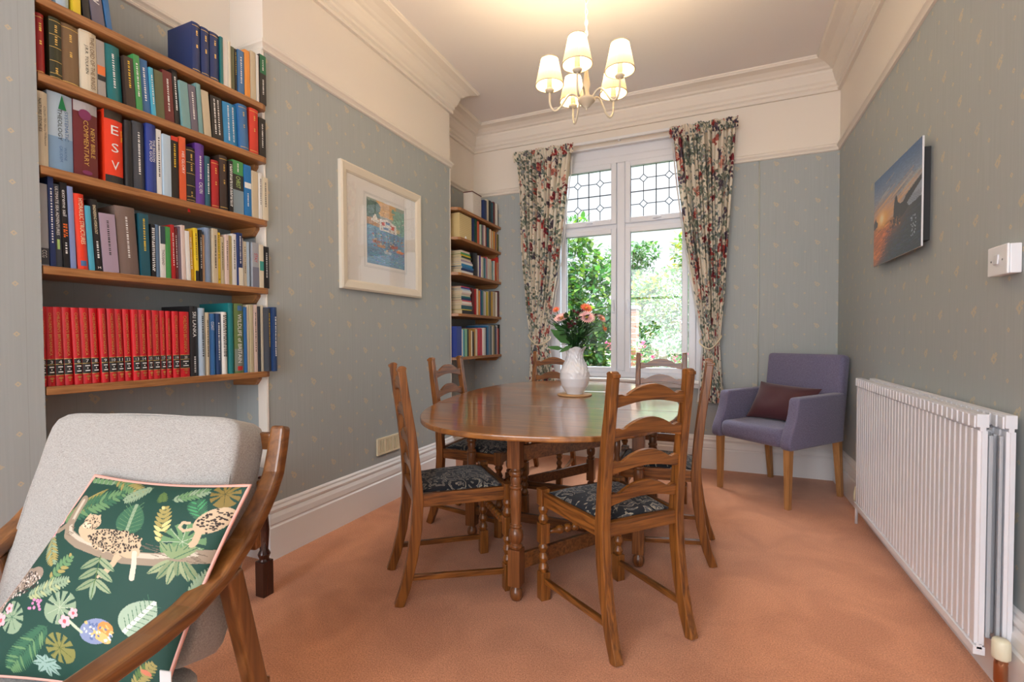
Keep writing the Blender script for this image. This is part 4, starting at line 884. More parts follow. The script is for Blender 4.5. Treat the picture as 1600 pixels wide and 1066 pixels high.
# ------------------------------------------------------------------ curtains
def floral(w, h, seed):
    rn = random.Random(seed); c = Canvas(w, h, S(236, 227, 210))
    gr = [S(146, 152, 134), S(122, 136, 122), S(164, 166, 148), S(112, 126, 124), S(96, 106, 94), S(158, 162, 164)]
    cl_ = [(rn.uniform(0, w), rn.uniform(0, h)) for _ in range(int(w * h / 5200))]
    for _ in range(int(w * h / 290)):
        q = rn.choice(cl_); x, y = rn.gauss(q[0], 34), rn.gauss(q[1], 40); a = rn.uniform(0, 6.28); L = rn.uniform(12, 30); c.leaf(x, y, x + math.cos(a) * L, y + math.sin(a) * L, rn.uniform(4, 8), rn.choice(gr))
    for _ in range(int(w * h / 5200)):
        x, y = rn.uniform(0, w), rn.uniform(0, h); kind = rn.random(); r = rn.uniform(13, 26)
        base = [S(168, 62, 60), S(212, 150, 132), S(190, 106, 92), S(96, 84, 100), S(136, 44, 56)][int(kind * 5)]
        for k in range(10): a = rn.uniform(0, 6.28); q = rn.uniform(0, r); f = rn.uniform(.7, 1.25); c.ell(x + math.cos(a) * q, y + math.sin(a) * q * 1.2, r * .35, r * .28, a, np.clip(base * f, 0, 1))
        c.ell(x, y, r * .3, r * .25, 0, base * .55)
    for _ in range(int(w * h / 2600)): c.ell(rn.uniform(0, w), rn.uniform(0, h), 3, 3, 0, rn.choice([S(150, 60, 60), S(70, 70, 84), S(196, 120, 104)]))
    return c
M_CUR = vcol_mat('floral_chintz', .85)
_cn = M_CUR.node_tree; _t = _cn.nodes.new('ShaderNodeBsdfTranslucent'); _m = _cn.nodes.new('ShaderNodeMixShader'); _m.inputs[0].default_value = .22
_vc = [n for n in _cn.nodes if n.type == 'VERTEX_COLOR'][0]; _cn.links.new(_vc.outputs[0], _t.inputs[0]); _cn.links.new(_cn.nodes['Principled BSDF'].outputs[0], _m.inputs[1]); _cn.links.new(_t.outputs[0], _m.inputs[2]); _cn.links.new(_m.outputs[0], _cn.nodes['Material Output'].inputs[0])
def curtain(label, Lp, Rp, seed, ztie, zbot, inner_right):
    t = thing('curtain', ((Lp[0][1] + Rp[0][1]) / 2, 4.5, zbot), 0, label, 'curtain', None); ox, oy, oz = t.location
    W = 520; Hh = 1300; c = floral(W, Hh, seed)
    zz = [p[0] for p in Lp][::-1]; lx = [p[1] for p in Lp][::-1]; rx = [p[1] for p in Rp][::-1]
    ztop = Lp[0][0]; NF = 13
    rnp = np.random.default_rng(seed); ph = rnp.uniform(0, 6.28, 4)
    def f(U, V):
        z = zbot + (ztop - zbot) * (1 - V); a = np.interp(z, zz, lx); b = np.interp(z, zz, rx)
        tie = np.exp(-((z - ztie) / .16) ** 2); head = np.clip((z - (ztop - .13)) / .13, 0, 1)
        s_ = U + .018 * np.sin(U * 21 + ph[0]) + .01 * np.sin(z * 3 + U * 9)
        amp = (.030 + .012 * np.sin(U * 17 + ph[1])) * (1 - .55 * tie) * (1 - .45 * head)
        fold = amp * np.sin(s_ * NF * 2 * math.pi + ph[2] + .35 * np.sin(z * 2.2)) + .008 * np.sin(s_ * NF * 4.7 * math.pi + z * 4) + head * .007 * np.sin(s_ * 44 * math.pi)
        pull = .05 * np.sin(U * math.pi) * tie
        x = a + (b - a) * U + .006 * np.cos(s_ * NF * 2 * math.pi + ph[2])
        return x - ox, 4.5 - oy + fold - pull + .02 * tie, z - oz
    def col(U, V):
        z = zbot + (ztop - zbot) * (1 - V)
        return c.sample(U * (W - 1), V * (Hh - 1))
    cl = grid_obj('curtain_drape', f, 300, 560, M_CUR, t, col)
    # gathered heading
    def hd(U, V):
        a = lx[-1]; b = rx[-1]; e = .02; x = a - e + (b - a + 2 * e) * U; fold = .010 * np.sin(U * 50 * math.pi) + .006 * np.sin(U * 23 + 1)
        return x - ox, 4.466 - oy + fold - .018 * np.sin(V * math.pi), ztop + .018 - .095 * V + .006 * np.sin(U * 31) * (1 - V) - oz
    grid_obj('heading', hd, 220, 30, M_CUR, t, lambda U, V: c.sample(U * (W - 1), V * 60 + 200))
    # cord tieback
    a = np.interp(ztie, zz, lx); b = np.interp(ztie, zz, rx); mb = MB(); s = 1 if inner_right else -1
    xi, xo = (b + .02, a - .01) if inner_right else (a - .02, b + .01)
    pts = [(xo - ox, 4.58 - oy, ztie + .10 - oz), (xo - ox, 4.47 - oy, ztie + .07 - oz), ((xi * .5 + xo * .5) - ox, 4.425 - oy, ztie - .02 - oz), (xi - ox, 4.45 - oy, ztie + .02 - oz), (xi - ox, 4.50 - oy, ztie + .06 - oz), ((xi + xo) / 2 - ox, 4.575 - oy, ztie + .04 - oz)]
    P = []
    for i in range(len(pts) - 1):
        p0, p1, p2, p3 = [Vector(pts[max(0, min(len(pts) - 1, i + k))]) for k in (-1, 0, 1, 2)]
        for q in np.linspace(0, 1, 8, endpoint=False): P.append(.5 * ((2 * p1) + (-p0 + p2) * q + (2 * p0 - 5 * p1 + 4 * p2 - p3) * q * q + (-p0 + 3 * p1 - 3 * p2 + p3) * q ** 3))
    mb.tube(P, .007, 8); mb.build('tieback', plain('cream_cord', srgb(216, 204, 176), .8, bump=(300, .6)), t)
    # pale lining edge along the inner side
    def ln(U, V):
        z = zbot + (ztop - .1 - zbot) * (1 - V); e = np.interp(z, zz, rx if inner_right else lx); return e + s * (.002 + .012 * U) - ox, 4.52 - oy + .012 * np.sin(z * 30) - .01 * U, z - oz
    grid_obj('lining_edge', ln, 4, 160, plain('white_lining', srgb(226, 226, 226), .8), t)
    return t
curtain('floral chintz curtain with red roses, left of the window, tied back with a cord', [(3.008, -1.880), (2.64, -1.850), (1.87, -1.811), (1.35, -1.758), (1.125, -1.735), (.72, -1.753), (.60, -1.76)],
        [(3.008, -1.297), (2.64, -1.342), (1.87, -1.430), (1.35, -1.527), (1.125, -1.555), (.72, -1.463), (.60, -1.45)], 11, 1.12, .60, True)
curtain('floral chintz curtain with red roses, right of the window, tied back with a cord', [(3.000, -.389), (2.52, -.340), (1.96, -.269), (1.545, -.199), (1.21, -.145), (1.09, -.123), (.60, -.155)],
        [(3.000, .122), (2.52, .098), (1.96, .068), (1.545, .047), (1.21, .016), (1.09, .005), (.60, .043)], 23, 1.09, .60, False)
ct = thing('curtain_track', (-.87, 4.54, 3.03), 0, 'white curtain track along the top of the window', 'curtain track')
mb = MB(); mb.box(-.99, .97, -.012, .012, -.012, .012); mb.build('track', M_WHITE, ct, bevel=.003); mb = MB(); [mb.box(x - .01, x + .01, .0, .061, -.01, .014) for x in (0,)]; mb.build('bracket', M_WHITE, ct)

# ------------------------------------------------------------------ pictures, switch, vent
def harbour():
    rn = random.Random(8); c = Canvas(300, 420, S(110, 160, 190))
    for y in range(0, 130): c.a[y] = S(150, 164, 150) * (1 - y / 130) + S(170, 176, 170) * (y / 130)
    for _ in range(240): c.ell(rn.uniform(90, 210), rn.uniform(0, 90), 22, 7, .2, S(214, 172, 110) * rn.uniform(.85, 1.1))
    for _ in range(140): c.ell(rn.uniform(0, 90), rn.uniform(20, 130), 16, 8, rn.uniform(0, 1), S(90, 120, 110) * rn.uniform(.8, 1.2))
    for _ in range(160): c.ell(rn.uniform(200, 300), rn.uniform(30, 230), 12, 9, rn.uniform(0, 3), S(120, 168, 150) * rn.uniform(.8, 1.25))
    c.poly([(0, 125), (90, 115), (180, 120), (180, 175), (0, 170)], S(186, 150, 110)); c.poly([(30, 140), (62, 88), (96, 150)], S(232, 228, 214)); c.poly([(96, 120), (150, 104), (230, 130), (230, 190), (96, 190)], S(226, 224, 220))
    for x, y, w, h, k in ((110, 130, 26, 22, 0), (146, 122, 30, 16, 1), (186, 138, 26, 26, 0), (230, 150, 30, 26, 2), (126, 160, 40, 16, 1)): c.poly([(x, y), (x + w, y), (x + w, y + h), (x, y + h)], [S(206, 96, 84), S(96, 130, 170), S(200, 190, 150)][k])
    for i in range(-3, 9): x = 40 + i * 34; c.line([(x, 180), (x + 4, 120)], 2, S(80, 84, 84))
    c.poly([(0, 185), (300, 190), (300, 420), (0, 420)], S(104, 152, 186))
    for _ in range(500): x, y = rn.uniform(0, 300), rn.uniform(190, 415); c.line([(x, y), (x + rn.uniform(10, 40), y + rn.uniform(-1, 2))], 2.4, S(rn.randint(70, 150), rn.randint(120, 180), rn.randint(160, 210)))
    for bx, by, col in ((70, 260, S(160, 104, 70)), (110, 285, S(196, 150, 110)), (210, 270, S(176, 84, 60)), (262, 296, S(206, 120, 60)), (160, 320, S(180, 196, 210))):
        c.poly([(bx - 34, by), (bx + 34, by), (bx + 24, by + 18), (bx - 26, by + 18)], col); c.line([(bx, by), (bx + 2, by - 60)], 2.5, S(92, 72, 56)); c.line([(bx + 14, by), (bx + 16, by - 40)], 2, S(92, 72, 56)); c.ell(bx - 8, by - 6, 10, 6, 0, S(212, 196, 160))
    c.line([(150, 200), (180, 300)], 4, S(60, 90, 120))
    for _ in range(1500):
        x, y = rn.uniform(2, 297), rn.uniform(60, 416); cc = c.a[int(y), int(x)]; c.ell(x, y, rn.uniform(2, 7), rn.uniform(1, 3.4), rn.uniform(-.3, .3), np.clip(cc * rn.uniform(.6, 1.45) + rn.uniform(-.03, .05), 0, 1))
    for _ in range(36):
        x, y = rn.uniform(40, 290), rn.uniform(215, 300); c.line([(x, y), (x + rn.uniform(-3, 3), y - rn.uniform(14, 40))], 1.6, S(84, 66, 56)); c.ell(x, y, 7, 3, 0, [S(196, 90, 60), S(220, 200, 170), S(150, 90, 60)][rn.randint(0, 2)])
    return c
pf = thing('framed_picture', (-2.175, 2.763, 1.885), 0, 'harbour painting with boats in a cream frame and white mount on the left wall', 'picture')
WF, HF = .436, .400
mb = MB(); y0, y1, z0, z1 = -WF, WF, -HF, HF
fr = [((y0, z0), (y1, z0)), ((y1, z0), (y1, z1)), ((y1, z1), (y0, z1)), ((y0, z1), (y0, z0))]
prf = [(0, .001), (0, .024), (.012, .030), (.050, .022), (.062, .014), (.062, .001)]
k = len(prf); vs = []
for cy_, cz_, sy_, sz_ in ((y0, z0, 1, 1), (y1, z0, -1, 1), (y1, z1, -1, -1), (y0, z1, 1, -1)): vs += [(h, cy_ + sy_ * e, cz_ + sz_ * e) for e, h in prf]
mb.add(vs, [(i * k + j, i * k + (j + 1) % k, ((i + 1) % 4) * k + (j + 1) % k, ((i + 1) % 4) * k + j) for i in range(4) for j in range(k)]); mb.build('frame', plain('cream_frame', srgb(222, 214, 196), .45, bump=(30, .1)), pf)
mb = MB(); mb.box(.002, .010, y0 + .058, y1 - .058, z0 + .058, z1 - .058); mb.build('mount', plain('white_mount', srgb(232, 230, 226), .8), pf)
hb = harbour()
ay0, ay1, az0, az1 = -.185, .245 - .015, -.205, .235
o = grid_obj('painting', lambda U, V: (np.full(U.shape, .0112), ay0 + (ay1 - ay0) * U, az1 + (az0 - az1) * V), 220, 300, vcol_mat('watercolour', .7), pf, lambda U, V: hb.sample(U * 299, V * 419), smooth=False)
mb = MB(); 
for e in (.020, .028):
    q = [(ay0 - e, az0 - e), (ay1 + e, az0 - e), (ay1 + e, az1 + e), (ay0 - e, az1 + e)]
    for a, b in zip(q, q[1:] + q[:1]): mb.tube([(.0104, a[0], a[1]), (.0104, b[0], b[1])], .0008, 4)
mb.build('mount_line', plain('pencil_line', srgb(176, 180, 176), .8), pf)
mb = MB(); mb.box(.0135, .0150, y0 + .055, y1 - .055, z0 + .055, z1 - .055); mb.build('glazing', M_GLASS, pf)

def sunset():
    rn = random.Random(4); c = Canvas(320, 240, (0, 0, 0)); Y, X = np.mgrid[0:240, 0:320] / np.array([240, 320]).reshape(2, 1, 1)
    top, mid = S(40, 92, 150), S(160, 176, 190); t = np.clip(Y / .5, 0, 1)[..., None]; c.a = top * (1 - t) + mid * t
    rn2 = np.random.default_rng(3); n2 = rn2.normal(0, 1, (240, 320))
    for _ in range(3): n2 = (n2 + np.roll(n2, 1, 1) + np.roll(n2, 2, 1) + np.roll(n2, 3, 1) + np.roll(n2, -1, 1) + np.roll(n2, -2, 1)) / 3.2
    c.a = np.clip(c.a * (1 + .05 * n2[..., None]), 0, 1)
    def streak(x, y, L, k, wd_, col, al):
        for i in range(int(L)):
            xi, yi = int(x + i), int(y - i * k)
            if 0 <= xi < 320 and 0 <= yi < 240: q = slice(max(0, yi - wd_), yi + wd_ + 1); c.a[q, xi] = c.a[q, xi] * (1 - al) + np.array(col) * al
    for _ in range(120): streak(rn.uniform(-20, 250), rn.gauss(98, 20), rn.uniform(40, 130), .16, rn.randint(1, 2), [S(210, 176, 130), S(96, 116, 132), S(220, 160, 90), S(190, 196, 200)][rn.randint(0, 3)], .35)
    c.poly([(0, 136), (320, 126), (320, 240), (0, 240)], S(30, 48, 66))
    sea = np.clip((Y - .56) * 12, 0, 1)[..., None]
    def glow(cx, cy, sx_, sy_, col, amt):
        g = np.exp(-((X - cx) / sx_) ** 2 - ((Y - cy) / sy_) ** 2)[..., None] * amt; c.a = c.a * (1 - g) + np.array(col) * g
    glow(.20, .52, .34, .17, S(232, 150, 60), .9); glow(.42, .47, .22, .07, S(214, 160, 100), .6); glow(.10, .72, .17, .18, S(214, 110, 36), .9); glow(.03, .88, .09, .10, S(236, 130, 40), .85); glow(.30, .66, .16, .07, S(206, 100, 50), .7); glow(.20, .50, .13, .09, S(255, 196, 80), .95); glow(.20, .49, .05, .05, S(255, 240, 190), 1)
    for _ in range(420):
        x = rn.gauss(50, 42); y = rn.uniform(138, 236) ; cc = c.a[int(min(239, y)), int(min(319, max(0, x)))]; streak(x, y, rn.uniform(8, 34), .12, 1, np.clip(cc * rn.uniform(.45, 1.7), 0, 1), .55)
    for _ in range(260):
        x = rn.uniform(90, 320); y = rn.uniform(140, 238); streak(x, y, rn.uniform(8, 26), .06, 1, S(rn.randint(30, 64), rn.randint(50, 86), rn.randint(70, 108)), .5)
    c.poly([(0, 120), (8, 112), (16, 106), (22, 116), (34, 122), (30, 132), (0, 138)], S(50, 46, 54))
    c.poly([(150, 136), (154, 106), (160, 90), (168, 84), (175, 90), (180, 104), (196, 112), (214, 112), (236, 100), (262, 94), (320, 80), (320, 118), (290, 124), (250, 132), (210, 146), (160, 148)], S(30, 32, 42))
    c.poly([(238, 122), (270, 110), (320, 92), (320, 124), (286, 130), (250, 132)], S(150, 164, 184)); [c.line([(x, 128), (x + 26, 112)], 2, S(90, 100, 118)) for x in range(242, 312, 12)]
    for _ in range(60): c.ell(rn.uniform(130, 200), rn.uniform(138, 158), 6, 2.5, rn.uniform(0, 3), [S(70, 46, 42), S(196, 130, 76), S(40, 40, 48)][rn.randint(0, 2)])
    for _ in range(26): c.ell(rn.uniform(262, 290), rn.uniform(160, 205), 3, 1.4, 0, S(170, 182, 196))
    return c
ss = sunset()
pc = thing('photo_print', (.845, 3.105, 1.828), 0, 'frameless glossy print of an orange sunset over dark sea rocks on the right wall', 'picture')
HWp, HHp = .362, .248
grid_obj('print', lambda U, V: (np.full(U.shape, -.0045), HWp - 2 * HWp * U, HHp - 2 * HHp * V), 220, 160, vcol_mat('glossy_print', .35, coat=.5), pc, lambda U, V: ss.sample(U * 319, V * 239), smooth=False)
mb = MB(); mb.box(-.004, .003, -HWp, HWp, -HHp, HHp); mb.build('panel', plain('white_edge', (.7, .7, .72), .4), pc)
mb = MB(); mb.box(.003, .038, -HWp + .035, HWp - .035, -HHp + .03, HHp - .04); mb.build('backing_batten', plain('black_batten', (.02, .02, .022), .6), pc)

sw = thing('light_switch', (.884, 2.102, 1.419), 0, 'white square light switch at the right edge of the wall', 'light switch')
mb = MB(); mb.box(-.030, -.001, -.0605, .0605, -.0475, .0475); mb.build('back_box', plain('white_plastic', srgb(232, 234, 238), .35), sw, bevel=.003)
mb = MB(); mb.box(-.038, -.030, -.062, .062, -.049, .049); mb.build('face_plate', plain('white_plastic', (.8, .8, .8), .35), sw, bevel=.004)
mb = MB(); mb.box(-.043, -.038, -.013, .013, -.016, .016, T=Matrix.Rotation(R(4), 4, 'Y')); mb.build('rocker', plain('rocker_plastic', srgb(214, 216, 222), .35), sw, bevel=.002)
mb = MB(); [mb.lathe([(.0032, 0), (.0032, .0012)], 0, 0, 10, T=Matrix.Translation((-.0385, y, 0)) @ Matrix.Rotation(R(-90), 4, 'Y')) for y in (-.035, .035)]; mb.build('screw', plain('steel_screw', (.4, .4, .42), .3, 1), sw)

vt = thing('air_vent', (-2.175, 2.79, .413), 0, 'cream plastic slotted air vent low on the left wall above the skirting', 'air vent')
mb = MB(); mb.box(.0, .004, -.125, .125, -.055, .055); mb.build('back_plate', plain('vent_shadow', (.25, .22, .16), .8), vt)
mb = MB(); frame_rect2 = [(-.128, .128, -.058, -.046), (-.128, .128, .046, .058), (-.128, -.112, -.046, .046), (.112, .128, -.046, .046)]
for a, b, c_, d_ in frame_rect2: mb.box(.001, .013, a, b, c_, d_)
for i in range(13): y = -.105 + i * .0175; mb.box(.004, .012, y - .0045, y + .0045, -.046, .046)
for y in (-.045, .045): mb.box(.002, .0125, y - .008, y + .008, -.046, .046)
mb.build('grille', plain('vent_cream', srgb(226, 216, 186), .45), vt)

# spine positions along the near shelves: y, thickness, height, lean, colour, binding, print
NEAR = {
 'top': [
  (0.969, 0.0384, 0.093, -1.2, 'paleblue', 'h', ''),
  (1.015, 0.0244, 0.102, 7.3, 'yellow', 'p', ''),
  (1.049, 0.0234, 0.109, 6.3, 'black', 'p', ''),
  (1.078, 0.0424, 0.108, 11, 'mauve', 'p', 'NEW'),
  (1.125, 0.0194, 0.13, 8.3, 'blue', 'p', ''),
  (1.456, 0.0384, 0.222, -0.3, 'navy', 'h', 'g'),
  (1.496, 0.0394, 0.221, -0.5, 'navy', 'h', 'g'),
  (1.538, 0.0454, 0.223, -1, 'navy', 'h', 'g'),
  (1.585, 0.0144, 0.223, -1.5, 'teal', 'p', ''),
  (1.602, 0.0264, 0.229, -1.3, 'white', 'p', ''),
  (1.629, 0.0094, 0.222, -1.3, 'cream', 'p', ''),
  (1.641, 0.0214, 0.209, -0.5, 'olive', 'p', ''),
  (1.665, 0.0104, 0.208, -1.4, 'black', 'p', 'y'),
  (1.677, 0.0344, 0.212, -1.9, 'blue', 'p', 'w'),
  (1.713, 0.0284, 0.229, -0.8, 'orange', 'p', ''),
  (1.744, 0.0294, 0.239, -1.9, 'beige', 'p', ''),
  (1.776, 0.0154, 0.235, -1.5, 'white', 'p', ''),
  (1.795, 0.0384, 0.248, -1.4, 'black', 'p', 'gt'),
 ],
 'second': [
  (0.908, 0.0244, 0.215, 0.3, 'red', 'h', 'g'),
  (0.944, 0.0364, 0.222, -1, 'darkolive', 'h', 'gs'),
  (0.982, 0.0534, 0.224, -1, 'brown', 'h', 'g'),
  (1.037, 0.0524, 0.227, 1.8, 'cream', 'h', 'THE LORD OF THE RINGS|J.R.R. TOLKIEN'),
  (1.091, 0.0274, 0.217, 1.8, 'grey', 'p', 'o'),
  (1.124, 0.0534, 0.22, 2.9, 'teal', 'h', 'w'),
  (1.183, 0.0344, 0.198, 2.3, 'darkbrown', 'p', 'y'),
  (1.22, 0.0234, 0.221, 2.8, 'green', 'p', 'w'),
  (1.246, 0.0324, 0.219, 3.1, 'blue', 'p', 'w'),
  (1.28, 0.0154, 0.198, 2.9, 'cyan', 'p', 'w'),
  (1.297, 0.0354, 0.2, 2, 'olive', 'p', ''),
  (1.334, 0.0404, 0.217, 5.5, 'maroon', 'p', 'w'),
  (1.376, 0.0224, 0.245, 4.2, 'black', 'p', 'w'),
  (1.402, 0.0364, 0.199, 4.3, 'seafoam', 'p', ''),
  (1.44, 0.0314, 0.199, 3.5, 'mauve', 'p', 'w'),
  (1.474, 0.0214, 0.221, 2.8, 'seafoam', 'p', ''),
  (1.501, 0.0354, 0.203, 3.9, 'beige', 'p', ''),
  (1.542, 0.0564, 0.201, 2.6, 'black', 'p', 'W'),
  (1.601, 0.0754, 0.199, 1.7, 'skyblue', 'h', 'W'),
  (1.679, 0.0484, 0.217, 3.4, 'blue', 'h', 'g'),
  (1.732, 0.0504, 0.224, 0, 'scarlet', 'h', 'g'),
  (1.787, 0.0414, 0.198, 0, 'black', 'p', 'w'),
 ],
 'third': [
  (0.901, 0.0334, 0.264, -0.4, 'cream', 'h', 'COLLECTED Henry Williamson|NATURE STORIES'),
  (0.936, 0.0744, 0.282, -0.4, 'paleblue', 'h', 'SYSTEMATIC|THEOLOGY'),
  (1.011, 0.0764, 0.282, -0.4, 'maroon', 'h', 'NEW BIBLE|COMMENTARY'),
  (1.108, 0.0634, 0.287, -0.4, 'redorange', 'h', 'ESV'),
  (1.175, 0.0294, 0.269, 0, 'black', 'h', ''),
  (1.206, 0.0424, 0.278, 0.6, 'charcoal', 'h', 'w'),
  (1.252, 0.0374, 0.286, -0.8, 'royal', 'h', 'THE REASON|FOR GOD'),
  (1.291, 0.0204, 0.276, -1.2, 'white', 'p', 'd'),
  (1.313, 0.0314, 0.263, -1.1, 'paleblue', 'p', ''),
  (1.347, 0.0314, 0.269, -0.6, 'black', 'p', 'rt'),
  (1.381, 0.0254, 0.276, -0.2, 'vermilion', 'p', 'HIS GLORY'),
  (1.413, 0.0394, 0.245, -0.5, 'black', 'h', 'gs'),
  (1.454, 0.0424, 0.277, -0.2, 'purple', 'h', 'CALVIN'),
  (1.498, 0.0274, 0.233, -1.2, 'darkteal', 'h', 'w'),
  (1.528, 0.0374, 0.225, -1, 'red', 'h', 'g'),
  (1.567, 0.0404, 0.259, 0.7, 'darkbrown', 'h', 'g'),
  (1.609, 0.0204, 0.246, -0.9, 'black', 'p', 'W'),
  (1.631, 0.0584, 0.259, -0.4, 'green', 'p', 'CHRIST'),
  (1.692, 0.0384, 0.254, -0.7, 'azure', 'p', 'wb'),
  (1.732, 0.0334, 0.235, -1.2, 'beige', 'p', ''),
  (1.767, 0.0174, 0.232, -1, 'white', 'p', 'd'),
  (1.787, 0.0314, 0.218, -0.5, 'cream', 'p', 'd'),
 ],
 'fourth': [
  (0.901, 0.0274, 0.291, 0.2, 'silver', 'p', 'CCG'),
  (0.93, 0.0164, 0.33, 4.7, 'navy', 'p', 'w'),
  (0.948, 0.0194, 0.3, 5.5, 'charcoal', 'p', 'ULTIMATE SEA ADVENTURES'),
  (0.969, 0.0204, 0.311, 5.9, 'black', 'p', 'extreme sail'),
  (0.99, 0.0154, 0.301, 5.5, 'lilacblue', 'p', ''),
  (1.011, 0.0344, 0.281, 4.7, 'redorange', 'h', 'HYDRAULIC STRUCTURES'),
  (1.047, 0.0164, 0.243, 3.8, 'cyan', 'p', ''),
  (1.066, 0.0224, 0.271, 3.2, 'black', 'p', 'ENGINEERING HYDROLOGY|M'),
  (1.09, 0.0544, 0.226, 3, 'lilac', 'p', 'd'),
  (1.149, 0.0714, 0.268, 3, 'taupe', 'h', 'w'),
  (1.225, 0.0364, 0.256, 1.3, 'darkteal', 'p', 'y'),
  (1.265, 0.0174, 0.221, 0, 'black', 'p', 'W'),
  (1.284, 0.0134, 0.223, 1, 'slate', 'p', ''),
  (1.299, 0.0214, 0.219, -0.3, 'white', 'p', 'THOUSAND'),
  (1.322, 0.0224, 0.222, 1, 'green', 'p', ''),
  (1.346, 0.0144, 0.234, 1.7, 'red', 'p', 'w'),
  (1.363, 0.0114, 0.225, 0.8, 'maroon', 'p', 'w'),
  (1.376, 0.0124, 0.234, 0.5, 'greypurple', 'p', ''),
  (1.39, 0.0154, 0.241, 1.7, 'palepink', 'p', ''),
  (1.407, 0.0184, 0.219, 1.3, 'white', 'p', ''),
  (1.427, 0.0164, 0.228, 1.5, 'gold', 'p', 'w'),
  (1.446, 0.0164, 0.239, 1, 'yellow', 'p', 'bb'),
  (1.465, 0.0124, 0.235, 0, 'black', 'p', 'w'),
  (1.48, 0.0124, 0.217, 0, 'tan', 'p', ''),
  (1.495, 0.0314, 0.253, 0, 'paleslate', 'h', ''),
  (1.529, 0.0234, 0.254, 0, 'beige', 'p', 'd'),
  (1.554, 0.0144, 0.241, 0, 'yellow', 'p', 'R'),
  (1.57, 0.0174, 0.223, -0.8, 'sand', 'p', 'd'),
  (1.59, 0.0174, 0.236, -0.7, 'palepink', 'p', 'd'),
  (1.61, 0.0164, 0.237, -0.5, 'khaki', 'p', ''),
  (1.628, 0.0224, 0.249, -0.2, 'white', 'p', 'd'),
  (1.652, 0.0234, 0.257, -0.2, 'navy', 'p', 'wb2'),
  (1.678, 0.0084, 0.237, -0.7, 'white', 'p', ''),
  (1.688, 0.0164, 0.222, 0, 'cream', 'p', 'd'),
  (1.706, 0.0144, 0.223, -0.8, 'paleblue', 'p', ''),
  (1.73, 0.0374, 0.224, -1, 'silver', 'p', 'STAY'),
  (1.769, 0.0244, 0.218, -0.5, 'cream', 'p', 'tb'),
  (1.796, 0.0304, 0.214, -0.5, 'black', 'p', 'w'),
 ],
 'bottom': [
  (0.897, 0.0154, 0.285, 1.8, 'britred', 'h', 'V2'),
  (0.915, 0.0244, 0.285, 1.8, 'britred', 'h', 'V3'),
  (0.941, 0.0264, 0.286, 1.8, 'britred', 'h', 'V4'),
  (0.969, 0.0264, 0.286, 1.8, 'britred', 'h', 'V5'),
  (0.998, 0.0254, 0.286, 1.8, 'britred', 'h', 'V6'),
  (1.025, 0.0294, 0.287, 1.6, 'britred', 'h', 'V7'),
  (1.055, 0.0264, 0.287, 1.4, 'britred', 'h', 'V8'),
  (1.084, 0.0244, 0.288, 1.6, 'britred', 'h', 'V9'),
  (1.112, 0.0274, 0.288, 1.4, 'britred', 'h', 'V10'),
  (1.141, 0.0264, 0.288, 1.4, 'britred', 'h', 'V11'),
  (1.169, 0.0254, 0.289, 1.2, 'britred', 'h', 'V12'),
  (1.196, 0.0254, 0.289, 1, 'britred', 'h', 'V13'),
  (1.223, 0.0294, 0.289, 1, 'britred', 'h', 'V14'),
  (1.254, 0.0194, 0.289, 0.8, 'britred', 'h', 'V15'),
  (1.275, 0.0304, 0.289, 0.6, 'britred', 'h', 'V16'),
  (1.307, 0.0224, 0.289, 0.6, 'britred', 'h', 'V17'),
  (1.331, 0.0214, 0.289, 0.4, 'britred', 'h', 'V18'),
  (1.356, 0.0284, 0.289, 0.4, 'britred', 'h', 'V19'),
  (1.387, 0.0444, 0.289, 0.2, 'britred', 'h', 'V20'),
  (1.434, 0.0364, 0.316, -0.2, 'black', 'h', 'SRI LANKA'),
  (1.473, 0.0264, 0.309, 0, 'palegrey', 'h', 'd'),
  (1.502, 0.0194, 0.29, -0.2, 'beige', 'h', 'd'),
  (1.523, 0.0324, 0.285, -1, 'midblue', 'h', 'COAST'),
  (1.557, 0.0254, 0.287, -1.2, 'darkblue', 'h', 'w'),
  (1.584, 0.0284, 0.296, -1, 'white', 'h', 'D'),
  (1.616, 0.0274, 0.34, -1.1, 'teal', 'H', ''),
  (1.645, 0.0514, 0.34, -1, 'leafphoto', 'H', 'WILDLIFE of BRITAIN'),
  (1.698, 0.0164, 0.325, -0.9, 'midblue', 'p', ''),
  (1.716, 0.0124, 0.336, -0.9, 'cream', 'p', ''),
  (1.731, 0.0194, 0.34, -0.8, 'sand', 'p', ''),
  (1.753, 0.0204, 0.34, -0.8, 'palepink', 'p', 'd'),
  (1.776, 0.0164, 0.333, -0.7, 'charcoal', 'p', ''),
  (1.795, 0.0154, 0.34, -0.8, 'cream', 'p', ''),
 ],
}
# ------------------------------------------------------------------ shelves
def shelf(name, label, x0, x1, y0, y1, ztop, th=.030, cut='R', group=None):
    t = thing('wall_shelf', (x0, y0, ztop), 0, label, 'shelf', group); c = .03; w, l = x1 - x0, y1 - y0
    if cut == 'R': e = .033; poly = [(0, 0), (w, 0), (w + e, l - c), (w + e - .006, l - c * .35), (w + e - c, l), (0, l)]
    else: poly = [(0, 0), (w - .10, 0), (w - .02, .035), (w, .06), (w, l), (0, l)]
    mb = MB(); mb.prism(poly, 'Z', -th, 0); mb.build('board', shelfwood('Y'), t, bevel=.003)
    mb = MB()
    if cut == 'R': mb.prism([(.02, -th), (w - .03, -th), (w - .03, -th - .012), (w - .06, -th - .045), (.02, -th - .05)], 'Y', l - .035, l - .004)
    else: mb.prism([(.02, -th), (w - .03, -th), (w - .03, -th - .012), (w - .06, -th - .04), (.02, -th - .045)], 'Y', l - .03, l - .004)
    mb.build('bearer', shelfwood('X'), t, bevel=.004)
    return t
ZN = {'top': 2.372, 'second': 2.104, 'third': 1.782, 'fourth': 1.432, 'bottom': 1.003}
ORD = {'top': 'topmost', 'second': 'second from top', 'third': 'middle', 'fourth': 'fourth from top', 'bottom': 'lowest'}
